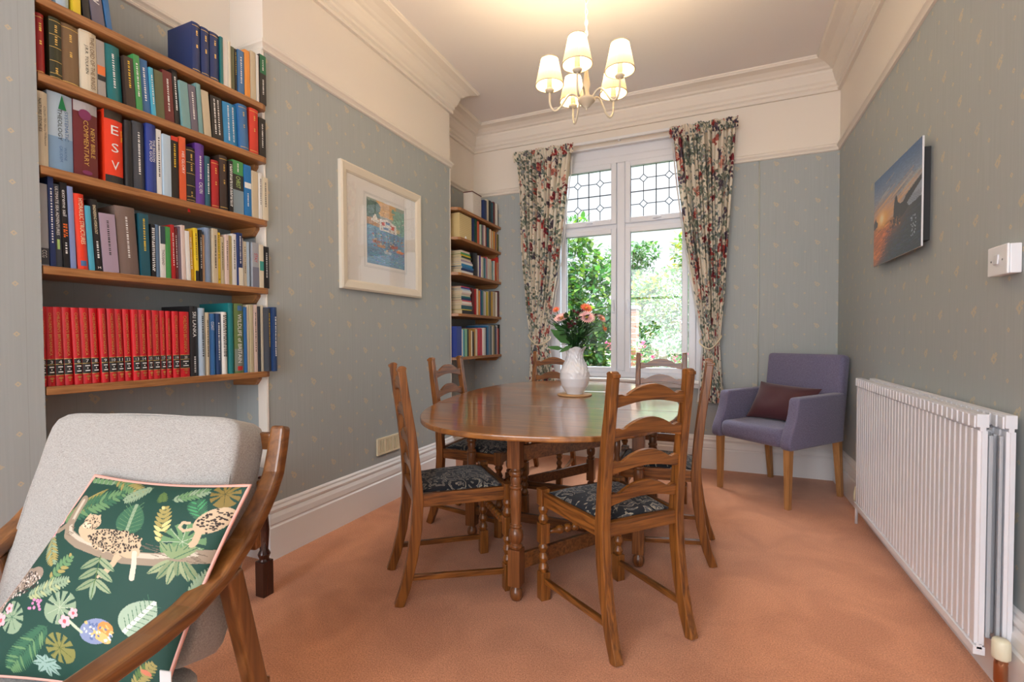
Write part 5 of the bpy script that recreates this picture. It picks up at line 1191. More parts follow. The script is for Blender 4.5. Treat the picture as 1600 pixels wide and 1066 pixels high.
for k, z in ZN.items(): shelf(k, 'wooden shelf board in the near alcove behind the grey chair, ' + ORD[k] + ' of five', XA + .003, XC - .002, .900, Y0 - .002, z, group=None)
ZF = {'top': 2.328, 'second': 2.068, 'third': 1.755, 'fourth': 1.390, 'bottom': 1.000}
for k, z in ZF.items(): shelf(k, 'wooden shelf board in the far alcove beside the curtain, ' + ORD[k] + ' of five', XA + .003, -2.10, YC + .004, YB - .004, z, .026, 'L', group=None)

# ------------------------------------------------------------------ books
CL = {'paleblue': (176, 198, 214), 'yellow': (226, 196, 50), 'black': (30, 28, 30), 'mauve': (104, 98, 112), 'blue': (54, 108, 160), 'navy': (32, 50, 98), 'teal': (22, 112, 116), 'white': (222, 220, 214), 'cream': (214, 204, 180),
      'olive': (92, 96, 66), 'orange': (228, 146, 62), 'beige': (196, 182, 154), 'red': (168, 32, 34), 'darkolive': (50, 52, 30), 'brown': (122, 96, 66), 'grey': (164, 158, 152), 'darkbrown': (58, 44, 38), 'green': (70, 150, 84), 'cyan': (78, 168, 194),
      'maroon': (104, 34, 38), 'seafoam': (118, 160, 160), 'skyblue': (40, 128, 178), 'scarlet': (206, 56, 40), 'redorange': (228, 60, 28), 'charcoal': (62, 66, 74), 'royal': (44, 62, 138), 'vermilion': (214, 90, 50), 'purple': (96, 56, 146), 'darkteal': (32, 84, 98),
      'azure': (30, 116, 182), 'silver': (160, 164, 170), 'lilacblue': (132, 146, 190), 'lilac': (166, 148, 166), 'taupe': (118, 100, 92), 'slate': (92, 116, 142), 'greypurple': (112, 100, 116), 'palepink': (214, 192, 182), 'gold': (206, 162, 44), 'tan': (182, 146, 112),
      'paleslate': (128, 146, 172), 'sand': (190, 178, 146), 'khaki': (184, 166, 110), 'britred': (196, 24, 34), 'palegrey': (160, 176, 190), 'midblue': (54, 112, 176), 'darkblue': (30, 58, 100), 'leafphoto': (96, 116, 66), 'ochre': (176, 132, 60), 'rose': (196, 66, 84), 'limegreen': (176, 190, 60), 'darkgreen': (28, 66, 44), 'mint': (132, 186, 152), 'pinkred': (214, 80, 92)}
WORD = {'paleblue': 'pale blue', 'darkolive': 'black-and-gold', 'britred': 'red', 'redorange': 'bright red-orange', 'darkbrown': 'dark brown', 'royal': 'royal blue', 'darkteal': 'dark teal', 'skyblue': 'sky blue', 'lilacblue': 'lilac blue', 'greypurple': 'grey-purple', 'palepink': 'pale pink',
        'paleslate': 'hazy blue', 'palegrey': 'blue-grey', 'midblue': 'mid blue', 'darkblue': 'dark blue', 'leafphoto': 'green', 'mauve': 'grey-mauve', 'azure': 'bright blue', 'limegreen': 'lime green', 'darkgreen': 'dark green', 'pinkred': 'pinkish red', 'seafoam': 'sea green', 'slate': 'slate blue'}
def wd(c): return WORD.get(c, c)
def cmat(c, gloss=.42): return plain('book_' + c, srgb(*CL[c]), gloss)
GOLD = plain('gold_foil', (.70, .48, .14), .3, .6); SILV = plain('white_ink', (.80, .80, .78), .5); BLK = plain('black_ink', (.02, .02, .02), .5); PAGE = plain('book_pages', srgb(206, 190, 156), .9, bump=(500, .4)); YEL = plain('yellow_ink', srgb(226, 190, 50), .5); REDI = plain('red_ink', srgb(190, 40, 40), .5); BLUI = plain('blue_ink', srgb(70, 110, 160), .5)
LABELS = set()
def uniq(l):
    assert l not in LABELS, l
    LABELS.add(l); return l
def make_book(loc, t, h, depth, lean, colour, hard, spec, label, group, simple=False, rz=0):
    """spine faces +X at x=0; the book runs back to -depth; thickness along +Y; its foot on z=0"""
    m = cmat(colour)
    b = bpy.data.objects.new('book', None); b.empty_display_size = .03; COL.objects.link(b); b.location = loc
    b.rotation_euler = (R(lean), 0, R(rz)); tag(b, label, 'book', group)
    bd = .0028 if hard else .0009; oh = .003 if hard else 0
    mb = MB(); n = 6; arc = []
    bul = min(.006, t * .22) if hard else .0008
    for i in range(n + 1):
        q = i / n; arc.append((bul * math.sin(q * math.pi) - bul, t * q))
    inner = [(-depth, t), (-depth, t - bd), (-.006 - bul, t - bd), (-.006 - bul, bd), (-depth, bd), (-depth, 0)]
    mb.prism(arc + inner, 'Z', 0, h, smooth=False)
    cv_ = mb.build('cover', m, b, fix=True)
    if simple and t < .012: return b
    mb = MB(); mb.box(-depth + oh + .001, -.0065 - bul, bd + .0002, t - bd - .0002, oh + .0005, h - oh - .001); mb.build('page_block', PAGE, b)
    if simple: return b
    def txt(s_, mat, zc, L, hh, yc=None, lift=.0009): text_mesh('spine_title', s_, mat, b, (0, yc if yc is not None else t / 2, zc), (0, 0, -1), (0, 1, 0), L, hh, lift=lift)
    def flat(s_, mat, zc, W, hh): text_mesh('spine_number', s_, mat, b, (0, t / 2, zc), (0, 1, 0), (0, 0, 1), W, hh, lift=.0014)
    def band(z0, z1, mat, y0=None, y1=None, nm='spine_band', lift=.0005):
        y0 = .0004 if y0 is None else y0; y1 = t - .0004 if y1 is None else y1; q = MB()
        q.add([(lift - bul * (1 - math.sin(math.pi * yy / t)) if hard else lift, yy, z) for z in (z0, z1) for yy in np.linspace(y0, y1, 7)], [(i, i + 1, 8 + i, 7 + i) for i in range(6)]); q.build(nm, mat, b, fix=False)
    def dashes(mat, z0, z1, rows=1):
        """small unreadable print, as the photograph shows it"""
        rn = random.Random(int(z0 * 1e4 + t * 1e5)); q = MB()
        for r_ in range(rows):
            yc = t * (r_ + 1) / (rows + 1); z = z1; w = min(.0035, t * .14)
            while z > z0:
                L = rn.uniform(.003, .006); q.add([(.0006, yc - w, z), (.0006, yc + w, z), (.0006, yc + w, z - L), (.0006, yc - w, z - L)], [(3, 2, 1, 0)]); z -= L + rn.uniform(.0015, .006)
        q.build('spine_title', mat, b, fix=False)
    dark = sum(CL[colour]) < 380
    if spec == 'g': band(h * .05, h * .062, GOLD); band(h * .93, h * .94, GOLD); dashes(GOLD, h * .74, h * .84, 1); dashes(GOLD, h * .48, h * .56, 1)
    elif spec == 'gs': [band(h * z, h * (z + .008), GOLD) for z in (.04, .10, .30, .52, .72, .94)]; dashes(GOLD, h * .58, h * .70, 1); dashes(GOLD, h * .76, h * .88, 1); dashes(GOLD, h * .12, h * .2, 1)
    elif spec in ('w', 'W'): dashes(SILV, h * (.25 if spec == 'w' else .12), h * (.85 if spec == 'w' else .93), 1 if spec == 'w' else 2)
    elif spec == 'd': dashes(BLK if not dark else SILV, h * .3, h * .88, 1)
    elif spec == 'D': dashes(BLK, h * .3, h * .95, 2)
    elif spec == 'y': dashes(YEL, h * .4, h * .92, 1)
    elif spec == 'o': band(h * .40, h * .56, plain('orange_band', srgb(228, 120, 60), .5)); band(h * .30, h * .39, BLK)
    elif spec == 'gt': band(h * .62, h * .995, plain('green_band', srgb(20, 104, 70), .5)); dashes(SILV, h * .68, h * .9, 1); dashes(SILV, h * .2, h * .5, 1)
    elif spec == 'rt': band(h * .93, h * .998, plain('red_band', srgb(216, 60, 40), .5)); dashes(YEL, h * .5, h * .88, 1)
    elif spec == 'wb': band(h * .55, h * .66, SILV); dashes(SILV, h * .2, h * .45, 1)
    elif spec == 'wb2': band(0.001, h * .34, plain('cream_band', (.72, .68, .55), .5)); dashes(SILV, h * .42, h * .94, 1)
    elif spec == 'bb': band(0.001, h * .2, BLK); dashes(BLK, h * .4, h * .9, 1)
    elif spec == 'tb': band(h * .4, h * .62, plain('teal_band', srgb(60, 150, 140), .5))
    elif spec == 'R': txt('R', BLK, h * .08, .012, t * .6); dashes(BLK, h * .5, h * .95, 1)
    elif spec.startswith('V'):
        band(h * .138, h * .338, BLK); [band(h * z, h * (z + .006), GOLD, lift=.0009) for z in (.132, .268, .336)]
        txt("CHILDREN'S BRITANNICA", GOLD, h * .655, h * .56, t * .34)
        flat(spec[1:], SILV, h * .302, min(t * .5, .012), h * .040)
        q = MB()
        for r_ in range(3):
            w = t * (.28 if r_ != 1 else .08); z = h * (.245 - r_ * .032); q.add([(.0012, t / 2 - w, z), (.0012, t / 2 + w, z), (.0012, t / 2 + w, z - h * .014), (.0012, t / 2 - w, z - h * .014)], [(3, 2, 1, 0)])
        q.build('volume_contents', SILV, b, fix=False)
        q = MB(); c0 = h * .085
        for a in (-60, -30, 0, 30, 60): q.add([(.0012, t / 2 + math.sin(R(a)) * t * .28 + d_ * .0012, c0 + math.cos(R(a)) * t * .28 + (0 if d_ else .002)) for d_ in (-1, 0, 1)] + [(.0012, t / 2, c0 - h * .012)], [(0, 2, 1), (0, 3, 2)])
        q.add([(.0012, t / 2 - t * .18, c0 - h * .02), (.0012, t / 2 + t * .18, c0 - h * .02), (.0012, t / 2, c0 - h * .035)], [(0, 2, 1)]); q.build('thistle_emblem', GOLD, b, fix=False)
    elif spec:
        P = spec.split('|')
        if spec.startswith('THE LORD'): txt(P[0], plain('brown_ink', srgb(112, 84, 52), .6), h * .5, h * .86, t * .26, t * .68); txt(P[1], BLK, h * .53, h * .5, t * .24, t * .30); band(h * .97, h * .975, GOLD)
        elif spec.startswith('COLLECTED'): txt(P[0], BLK, h * .55, h * .78, t * .24, t * .68); txt(P[1], BLK, h * .68, h * .48, t * .26, t * .30)
        elif spec.startswith('SYSTEMATIC'):
            band(.001, h * .44, plain('grudem_lower', srgb(128, 164, 198), .45)); txt(P[0], BLUI, h * .60, h * .40, t * .15, t * .72); txt(P[1], BLK, h * .60, h * .40, t * .17, t * .46); txt('WAYNE', BLUI, h * .24, h * .17, t * .11, t * .66); txt('GRUDEM', BLUI, h * .23, h * .2, t * .12, t * .48)
            q = MB(); q.prism([(t * .55, h * .98), (t * .72, h * .80), (t * .40, h * .80)], 'X', .001, .003); q.build('tassel', plain('green_tassel', srgb(20, 120, 70), .7), b)
        elif spec.startswith('NEW BIBLE'):
            band(h * .86, h * .997, plain('grey_top', srgb(176, 174, 176), .5)); txt(P[0], GOLD, h * .48, h * .46, t * .17, t * .76); txt(P[1], GOLD, h * .46, h * .60, t * .20, t * .48)
            q = MB(); q.add([(.0012, t * .45 + .020 * math.cos(a_), h * .83 + .020 * math.sin(a_)) for a_ in np.linspace(0, 2 * math.pi, 24, endpoint=False)], [tuple(range(24))]); q.build('round_emblem', plain('magenta_print', srgb(124, 44, 92), .5), b)
            q = MB(); q.add([(.0012, t * .5 + .016 * math.cos(a_), h * .07 + .008 * math.sin(a_)) for a_ in np.linspace(0, 2 * math.pi, 20, endpoint=False)], [tuple(range(20))]); q.build('round_emblem', plain('magenta_print', (.3, .04, .2), .5), b)
        elif spec == 'ESV':
            band(.001, h * .12, BLK); band(h * .88, h * .998, plain('dark_picture_band', srgb(54, 44, 34), .5))
            for ch_, z in (('E', .74), ('S', .50), ('V', .26)): text_mesh('spine_title', ch_, SILV, b, (0, t * .52, h * z), (0, 1, 0), (0, 0, 1), t * .42, h * .12, lift=.0012)
            txt('Study Bible', YEL, h * .68, h * .18, t * .12, t * .88)
        elif spec.startswith('THE REASON'): txt(P[0], SILV, h * .62, h * .40, t * .24, t * .70); txt(P[1], SILV, h * .60, h * .30, t * .30, t * .38)
        elif spec == 'CHRIST': band(h * .45, h * .74, BLK); txt('CHRIST', plain('lime_ink', srgb(170, 206, 120), .5), h * .60, h * .22, t * .4); band(.001, h * .45, plain('grey_lower', srgb(130, 150, 160), .5)); dashes(SILV, h * .80, h * .95, 1)
        elif spec == 'CALVIN': txt('CALVIN', SILV, h * .28, h * .18, t * .4); dashes(SILV, h * .45, h * .80, 1)
        elif spec == 'extreme sail': txt('extreme sail', SILV, h * .76, h * .36, t * .55); dashes(plain('orange_ink', srgb(230, 110, 40), .5), h * .38, h * .52, 2); dashes(SILV, h * .16, h * .30, 1)
        elif spec.startswith('HYDRAULIC'): txt(spec, plain('cream_ink', srgb(240, 226, 190), .5), h * .64, h * .60, t * .40, t * .6); band(h * .05, h * .12, BLUI, t * .25, t * .8)
        elif spec.startswith('ENGINEERING'): txt(P[0], plain('cream_ink', (.85, .76, .5), .5), h * .72, h * .40, t * .42); dashes(SILV, h * .2, h * .42, 1); text_mesh('publisher_mark', 'M', SILV, b, (0, t / 2, h * .05), (0, 1, 0), (0, 0, 1), t * .5, h * .03, lift=.001)
        elif spec == 'CCG': band(h * .02, h * .22, plain('dark_grey_band', (.05, .055, .07), .5)); txt('CCG', SILV, h * .15, h * .09, t * .5)
        elif spec == 'THOUSAND': band(h * .66, h * .998, plain('dark_top', srgb(50, 66, 76), .5)); txt('THOUSAND', BLK, h * .40, h * .30, t * .5)
        elif spec == 'STAY': txt('STAY', REDI, h * .66, h * .20, t * .5); band(.001, h * .45, plain('grey_photo', srgb(120, 122, 136), .5))
        elif spec == 'SRI LANKA': txt('SRI LANKA', SILV, h * .74, h * .36, t * .45); dashes(SILV, h * .05, h * .28, 1)
        elif spec == 'COAST': txt('COAST', SILV, h * .80, h * .14, t * .45)
        elif spec.startswith('WILDLIFE'):
            txt('WILDLIFE of BRITAIN', SILV, h * .50, h * .70, t * .42); band(h * .03, h * .35, plain('mist_grey_band', srgb(120, 128, 116), .5)); band(h * .90, h * .97, BLUI, t * .3, t * .85, lift=.001); band(h * .04, h * .10, REDI, t * .25, t * .8, lift=.001)
        elif spec == 'NEW': txt('NEW', SILV, h * .5, h * .3, t * .5)
        elif spec == 'ULTIMATE SEA ADVENTURES': txt(spec, SILV, h * .68, h * .58, t * .45); band(h * .22, h * .34, plain('lime_ink', (.4, .6, .2), .5), t * .3, t * .7)
        else: txt(P[0], SILV if dark or colour == 'vermilion' else BLK, h * .6, h * .5, t * .45)
    return b
rowname = {'top': 'topmost shelf', 'second': 'second shelf', 'third': 'middle shelf', 'fourth': 'fourth shelf', 'bottom': 'lowest shelf'}
rn = random.Random(77)
NUMW = 'zero one two three four five six seven eight nine ten eleven twelve thirteen fourteen fifteen sixteen seventeen eighteen nineteen twenty'.split()
SPECIAL = {'THE LORD': 'thick cream book with brown spine lettering', 'COLLECTED': 'cream book of collected nature stories', 'SYSTEMATIC': 'very thick pale blue theology book with a green tassel', 'NEW BIBLE': 'thick maroon Bible commentary with a grey top', 'ESV': 'thick red-orange book lettered E S V',
           'THE REASON': 'royal blue book with white title', 'CHRIST': 'green and grey book with a black title panel', 'extreme': 'black book lettered extreme sail', 'HYDRAULIC': 'red-orange book titled Hydraulic Structures', 'SRI': 'tall black book lettered SRI LANKA', 'COAST': 'mid blue book lettered COAST', 'WILDLIFE': 'tall green book lettered Wildlife of Britain', 'STAY': 'grey book with red lettering', 'HIS': 'orange-red book with white title', 'CALVIN': 'purple book with white title', 'ENGINEERING': 'black engineering book with cream title', 'CCG': 'silver-grey book half hidden by the wall edge', 'ULTIMATE': 'charcoal book of sea adventures leaning left'}
def near_rows():
    for row, L in NEAR.items():
        z = ZN[row]; yend = 1.800 if row != 'bottom' else 1.762; ks = (yend - .897) / (L[-1][0] + L[-1][1] - .897); L = [(.897 + (a_[0] - .897) * ks, a_[1] * ks) + tuple(a_[2:]) for a_ in L]; lim = 0.3; pend = None; n = len(L); gapped = [0] * n; leans = []
        prev_end = None; prev_lean = 0.
        for i, (y0, t, h, lean, c, kind, spec) in enumerate(L):
            gap = (y0 - prev_end) if prev_end is not None else max(0., y0 - .897)
            lean = max(0., lean)
            if row == 'top' and i < 5: h = .22 + .012 * ((i * 7) % 3); lean = [0, 0, 4.4, 6.6, 6.6][i]; h = .13 if i == 2 else h
            cap = prev_lean + math.degrees(math.atan(max(0, gap) / h)) if prev_end is not None else math.degrees(math.atan(max(0, gap) / h))
            if row == 'top' and i < 5: cap = 99
            if row == 'fourth' and i == 0: cap = 2.5
            lean = min(lean, cap); leans.append(lean); prev_end = y0 + t / max(.9, math.cos(R(lean))); prev_lean = lean
        for i, (y0, t, h, lean, c, kind, spec) in enumerate(L):
            if row == 'top' and i < 5: h = .13 if i == 2 else .22 + .012 * ((i * 7) % 3)
            deep = .16 + rn.uniform(-.015, .02)
            if kind == 'h': deep += .015
            if kind == 'H': deep = .235
            big = (row == 'bottom'); xs = -2.200 + (y0 - .897) * .054 + rn.uniform(-.005, .006)
            if kind == 'H': xs += .004
            if big and c != 'britred': deep = min(.215, deep + .03)
            deep = min(deep, xs - (XA + .004)) - .001
            hard = kind in 'hH'; t2 = t * math.cos(R(leans[i])) - .0004
            left = wd(L[i - 1][4]) if i else None; right = wd(L[i + 1][4]) if i < n - 1 else None
            sp = [v for k_, v in SPECIAL.items() if spec.startswith(k_)]
            if spec.startswith('V') and spec[1:].isdigit():
                k_ = int(spec[1:]); lb = 'red encyclopaedia volume %s, right of volume %s, lowest near-alcove shelf' % (NUMW[k_], NUMW[k_ - 1])
                if spec == 'V2': lb = 'leftmost red encyclopaedia volume, half hidden by the wall edge, lowest near-alcove shelf'
                grp = 'set of red encyclopaedia volumes'
            else:
                size = 'thick ' if t > .045 else ('thin ' if t < .017 else '')
                base = sp[0] if sp else '%s%s %s' % (size, wd(c), 'hardback' if hard else 'paperback')
                if sp: lb = base + ', ' + rowname[row] + ', near alcove'
                elif not left: lb = base + ' at the left end of the ' + rowname[row] + ', near alcove'
                elif not right: lb = base + ' at the right end of the ' + rowname[row] + ', near alcove'
                else: lb = '%s between the %s and %s ones, %s, near alcove' % (base, left, right, rowname[row])
                grp = 'books on the %s of the near alcove' % rowname[row]
            make_book((xs, y0, z), t2, h, deep, leans[i], c, hard, spec, uniq(lb), grp)
    # the blue and dark books that stick out at the right end of the lowest shelf
near_rows()
BB = dict(group='books on the lowest shelf of the near alcove')
make_book((-2.118, 1.7635, ZN['bottom']), .0135, .325, .27, 0, 'charcoal', False, 'y', uniq('charcoal book standing proud beside the tall blue one, lowest shelf, near alcove'), BB['group'])
make_book((-2.098, 1.7785, ZN['bottom']), .0235, .330, .30, 0, 'darkblue', True, 'w', uniq('tall blue book sticking out past the shelf at its right end, lowest shelf, near alcove'), BB['group'])

# loose ribbon hanging over the middle shelf
mb = MB(); mb.add([(XC - .0035, 1.404, 1.785), (XC - .0035, 1.412, 1.785), (XC - .002, 1.416, 1.735), (XC - .002, 1.411, 1.742), (XC - .002, 1.406, 1.735)], [(0, 1, 2, 3), (0, 3, 4)]); tag(mb.build('bookmark_ribbon', plain('red_ribbon', srgb(200, 30, 34), .6), fix=False), 'red bookmark ribbon hanging over the edge of the middle shelf, near alcove', 'ribbon')

FAR = {
 'top': [('navy', .05, .20), ('cream', .04, .22), ('darkgreen', .03, .23), ('black', .04, .23), ('darkteal', .03, .22), ('maroon', .03, .235), ('cream', .035, .24), ('white', .025, .235), ('black', .025, .18)],
 'second': [('navy', .04, .23), ('darkgreen', .04, .235), ('vermilion', .045, .22), ('darkgreen', .022, .20), ('white', .020, .20), ('mint', .025, .205), ('greypurple', .04, .21), ('palepink', .035, .21), ('red', .03, .20), ('palepink', .018, .19), ('darkteal', .045, .205), ('gold', .025, .20), ('cream', .015, .20), ('orange', .03, .195), ('sand', .02, .19), ('gold', .025, .195), ('orange', .03, .195), ('taupe', .02, .19), ('red', .018, .19), ('lilac', .02, .185), ('gold', .02, .19), ('olive', .018, .185)],
 'third': [('black', .055, .22), ('charcoal', .035, .225), ('grey', .025, .205), ('white', .02, .21), ('royal', .025, .21), ('purple', .02, .215), ('cream', .018, .20), ('orange', .015, .21), ('white', .015, .205), ('teal', .03, .205), ('paleslate', .03, .20), ('rose', .018, .22), ('palepink', .02, .22), ('darkbrown', .025, .21), ('white', .018, .21), ('black', .018, .20), ('cream', .03, .21), ('navy', .022, .19), ('palepink', .018, .19), ('seafoam', .025, .20), ('white', .018, .205), ('black', .03, .21), ('vermilion', .022, .205), ('white', .022, .20), ('tan', .02, .20), ('scarlet', .025, .26)],
 'fourth': [('maroon', .050, .25), ('red', .022, .245), ('cream', .035, .25), ('green', .015, .245), ('orange', .022, .24), ('royal', .035, .25), ('teal', .025, .24), ('silver', .025, .24), ('palepink', .02, .24), ('white', .03, .235), ('green', .018, .24), ('yellow', .03, .24), ('cream', .025, .25), ('olive', .022, .245), ('greypurple', .022, .25), ('gold', .025, .25), ('sand', .025, .255), ('palepink', .022, .255), ('charcoal', .018, .26), ('khaki', .022, .26), ('white', .022, .255), ('maroon', .045, .27)],
 'bottom': [('royal', .085, .275), ('white', .02, .25), ('cyan', .035, .245), ('darkteal', .012, .24), ('mint', .045, .255), ('black', .025, .25), ('ochre', .040, .25), ('cream', .015, .24), ('darkbrown', .025, .23), ('ochre', .030, .26), ('cream', .025, .255), ('palepink', .020, .255), ('pinkred', .030, .26), ('rose', .045, .265), ('pinkred', .018, .26), ('white', .045, .27), ('navy', .030, .28), ('skyblue', .030, .29), ('paleslate', .045, .30), ('darkteal', .025, .29), ('white', .02, .285), ('sand', .028, .30), ('olive', .025, .30), ('navy', .018, .295), ('greypurple', .022, .29), ('white', .015, .30), ('scarlet', .018, .27), ('red', .015, .27), ('black', .025, .31)]}
START = {'top': 4.245, 'second': 4.02, 'third': 4.02, 'fourth': 4.00, 'bottom': 3.70}
def far_rows():
    for row, L in FAR.items():
        y = START[row]; tot = sum(a[1] for a in L); sc_ = (4.590 - y) / tot
        for i, (c, t, h) in enumerate(L):
            tt = t * sc_; xs = -2.125 + rn.uniform(-.010, .006); deep = min(.20, .15 + rn.uniform(0, .05))
            if row == 'bottom' and i >= 15: xs = -2.115; deep = .24
            left = wd(L[i - 1][0]) if i else None; right = wd(L[i + 1][0]) if i < len(L) - 1 else None; size = 'thin ' if tt < .018 else ('thick ' if tt > .04 else '')
            if not left: lb = '%s%s book leftmost of the upright ones, %s, far alcove' % (size, wd(c), rowname[row])
            elif not right: lb = '%s%s book at the curtain end of the %s, far alcove' % (size, wd(c), rowname[row])
            else: lb = '%s%s book between the %s and %s ones, %s, far alcove' % (size, wd(c), left, right, rowname[row])
            b = make_book((xs, y + .0003, ZF[row]), tt - .0008, h, deep, 0, c, False, '', uniq(lb), 'books on the %s of the far alcove' % rowname[row], True); y += tt
far_rows()
# one tall dark book standing proud at the end, a cream box file and a cream framed card, two stacks lying flat
def flat_stack(y0, z, items, row):
    n = len(items)
    for i, (c, t, ln) in enumerate(items):
        m = cmat(c); x1 = -2.118 + rn.uniform(-.008, .004); yy = y0 + rn.uniform(0, .012); below = wd(items[i - 1][0]) if i else None; above = wd(items[i + 1][0]) if i < n - 1 else None
        lb = '%s book lying flat, %s of the stack on the %s, far alcove' % (wd(c), 'lowest' if i == 0 else 'topmost', rowname[row]) if (i == 0 or i == n - 1) else '%s book flat between %s and %s, stack, %s, far alcove' % (wd(c), below, above, rowname[row])
        b = thing('book', (x1, yy, z), 0, uniq(lb), 'book', 'flat stack of books on the %s of the far alcove' % rowname[row])
        d = .125; mb = MB(); mb.box(-d, 0, 0, ln, 0, .0012); mb.box(-d, 0, 0, ln, t - .0016, t - .0004); mb.box(-.0012, 0, 0, ln, .0012, t - .0016); mb.build('cover', m, b)
        mb = MB(); mb.box(-d + .002, -.0014, .001, ln - .001, .0014, t - .0018); mb.build('page_block', PAGE, b); z += t
flat_stack(3.775, ZF['third'], [('white', .022, .215), ('navy', .022, .225), ('blue', .020, .22), ('skyblue', .022, .21), ('white', .018, .215), ('lilac', .016, .21), ('cream', .022, .19), ('darkgreen', .012, .19), ('yellow', .018, .185), ('green', .016, .18), ('palepink', .018, .16)], 'third')
flat_stack(3.775, ZF['fourth'], [('black', .034, .205), ('yellow', .008, .19), ('darkteal', .036, .21), ('palepink', .014, .19), ('white', .020, .18), ('rose', .012, .17), ('darkblue', .022, .18), ('teal', .014, .175), ('cream', .018, .17), ('palepink', .016, .17), ('white', .018, .172), ('paleblue', .014, .17), ('royal', .014, .165), ('rose', .010, .16)], 'fourth')
bf = thing('file_box', (-2.13, 3.765, ZF['second']), 0, 'cream wicker-textured file box on the second shelf down, far alcove', 'box')
mb = MB(); mb.box(-.10, 0, 0, .235, 0, .225); mb.build('box_body', plain('cream_wicker', srgb(206, 184, 130), .8), bf, bevel=.004)
mb = MB(); [mb.box(-.0, .0015, .006, .229, .012 + i * .0165, .0215 + i * .0165) for i in range(13)]; mb.build('front_ribs', plain('wicker_rib', srgb(216, 198, 150), .8), bf)
cd2 = thing('greeting_card', (-2.14, 4.045, ZF['top']), 0, 'cream boxed card with grey print and dark red top on the topmost shelf, far alcove', 'card')
mb = MB(); mb.box(-.10, -.004, 0, .185, 0, .225); mb.build('card_body', plain('card_body', srgb(206, 198, 186), .7), cd2, bevel=.002); mb = MB(); mb.box(-.102, -.002, -.002, .187, .2252, .2325); mb.build('red_top', plain('dark_red_folder', srgb(90, 24, 26), .6), cd2)
mb = MB(); mb.box(-.004, 0, .004, .175, .002, .214); mb.build('card_face', plain('card_face', srgb(218, 212, 202), .7), cd2)
mb = MB(); rr_ = random.Random(2)
for i in range(60):
    y = rr_.uniform(.03, .15); z = rr_.uniform(.05, .19); mb.add([(.0006, y, z), (.0006, y + .010, z), (.0006, y + .010, z + .0014), (.0006, y, z + .0014)], [(0, 1, 2, 3)])
mb.build('card_print', plain('grey_print', (.35, .35, .38), .7), cd2, fix=False)
mb = MB(); mb.lathe([(0, 0), (.010, 0), (.012, .004), (.008, .018), (.004, .026), (0, .028)], 0, 0, 12, cap=False); o = mb.build('ornament', plain('white_porcelain', (.8, .8, .78), .3)); o.location = (-2.118, 3.86, ZF['second']); tag(o, 'tiny white ornament on the second shelf down before the cream file box, far alcove', 'ornament')

# ------------------------------------------------------------------ the garden beyond the window
def leafcloud(name, blobs, n, size, mats, parent, seed, flat_=.35):
    rn_ = random.Random(seed); mb = MB(); tot = sum(b_[3] ** 2 for b_ in blobs)
    for (x, y, z, r_) in blobs:
        for _ in range(int(n * r_ * r_ / tot)):
            d = Vector((rn_.gauss(0, 1), rn_.gauss(0, 1), rn_.gauss(0, 1))).normalized(); q = rn_.uniform(.45, 1.08) if rn_.random() < .5 else rn_.uniform(.85, 1.05); p = Vector((x, y, z)) + Vector((d.x, d.y, d.z * .9)) * r_ * q
            if p.z < .02: continue
            g = Vector((rn_.gauss(0, 1), rn_.gauss(0, 1), rn_.gauss(-.3, .8))) + d * .8; s_ = size * rn_.uniform(.6, 1.35); mb.cur = rn_.randrange(len(mats)); leaf_quad(mb, p, g, Vector((rn_.gauss(0, .3), rn_.gauss(0, .3), 1)), s_, s_ * rn_.uniform(.2, .32), .25)
    o = mb.build(name, mats, parent, fix=False)
    return o
def leafmat(name, rgb):
    m, nt, b, N, L = newmat(name); b.inputs['Base Color'].default_value = (*rgb, 1); b.inputs['Roughness'].default_value = .5
    t = N.new('ShaderNodeBsdfTranslucent'); t.inputs[0].default_value = (rgb[0] * 1.3, rgb[1] * 1.2, rgb[2] * .6, 1); mx = N.new('ShaderNodeMixShader'); mx.inputs[0].default_value = .45
    L.new(b.outputs[0], mx.inputs[1]); L.new(t.outputs[0], mx.inputs[2]); L.new(mx.outputs[0], N['Material Output'].inputs[0]); return m
LG = [leafmat('leaf_mid', (.04, .145, .03)), leafmat('leaf_deep', (.02, .085, .03)), leafmat('leaf_lime', (.13, .24, .04)), leafmat('leaf_pale', (.11, .21, .13)), leafmat('blossom_white', (.62, .66, .64)), leafmat('blossom_pink', (.60, .06, .26)), leafmat('leaf_golden', (.27, .25, .06))]
mb = MB(); mb.box(-14, 12, YB + .26, 26, -.75, -.65); tag(mb.build('lawn', leafmat('lawn_green', (.05, .11, .025))), 'green garden lawn beyond the window', 'lawn'); 
bpy.data.objects['lawn']['kind'] = 'structure'
def trunk(parent, pts, r0, r1):
    mb = MB(); mb.tube(pts, [r0 + (r1 - r0) * i / (len(pts) - 1) for i in range(len(pts))], 8); return mb.build('trunk', plain('bark', (.10, .07, .045), .9, bump=(30, .6, .01)), parent)
GZ = -.65
def plant(name, cat, label, loc, blobs, n, size, mats, seed, tr=None, group=None):
    t = thing(name, loc, 0, label, cat, group); leafcloud('foliage', blobs, n, size, mats, t, seed)
    trunk(t, tr or [(0, 0, 0), (.03, .0, blobs[0][2] * .5), (0, 0, blobs[0][2])], .05, .015); return t
plant('tree', 'tree', 'leafy green tree filling the left half of the garden window', (-2.65, 8.6, GZ), [(0, 0, 1.9, .95), (-.55, .2, 2.6, .8), (.45, 0, 2.5, .75), (0, .1, 3.2, .65), (.75, .1, 1.6, .6), (-.8, -.1, 1.5, .8), (.25, 0, 1.0, .7), (.2, -.1, 3.7, .35), (.80, .1, 2.9, .30)], 9000, .13, [LG[0], LG[0], LG[1], LG[2]], 1, [(0, 0, 0), (.05, 0, 1.2), (0, .05, 2.6), (.05, 0, 3.4)])
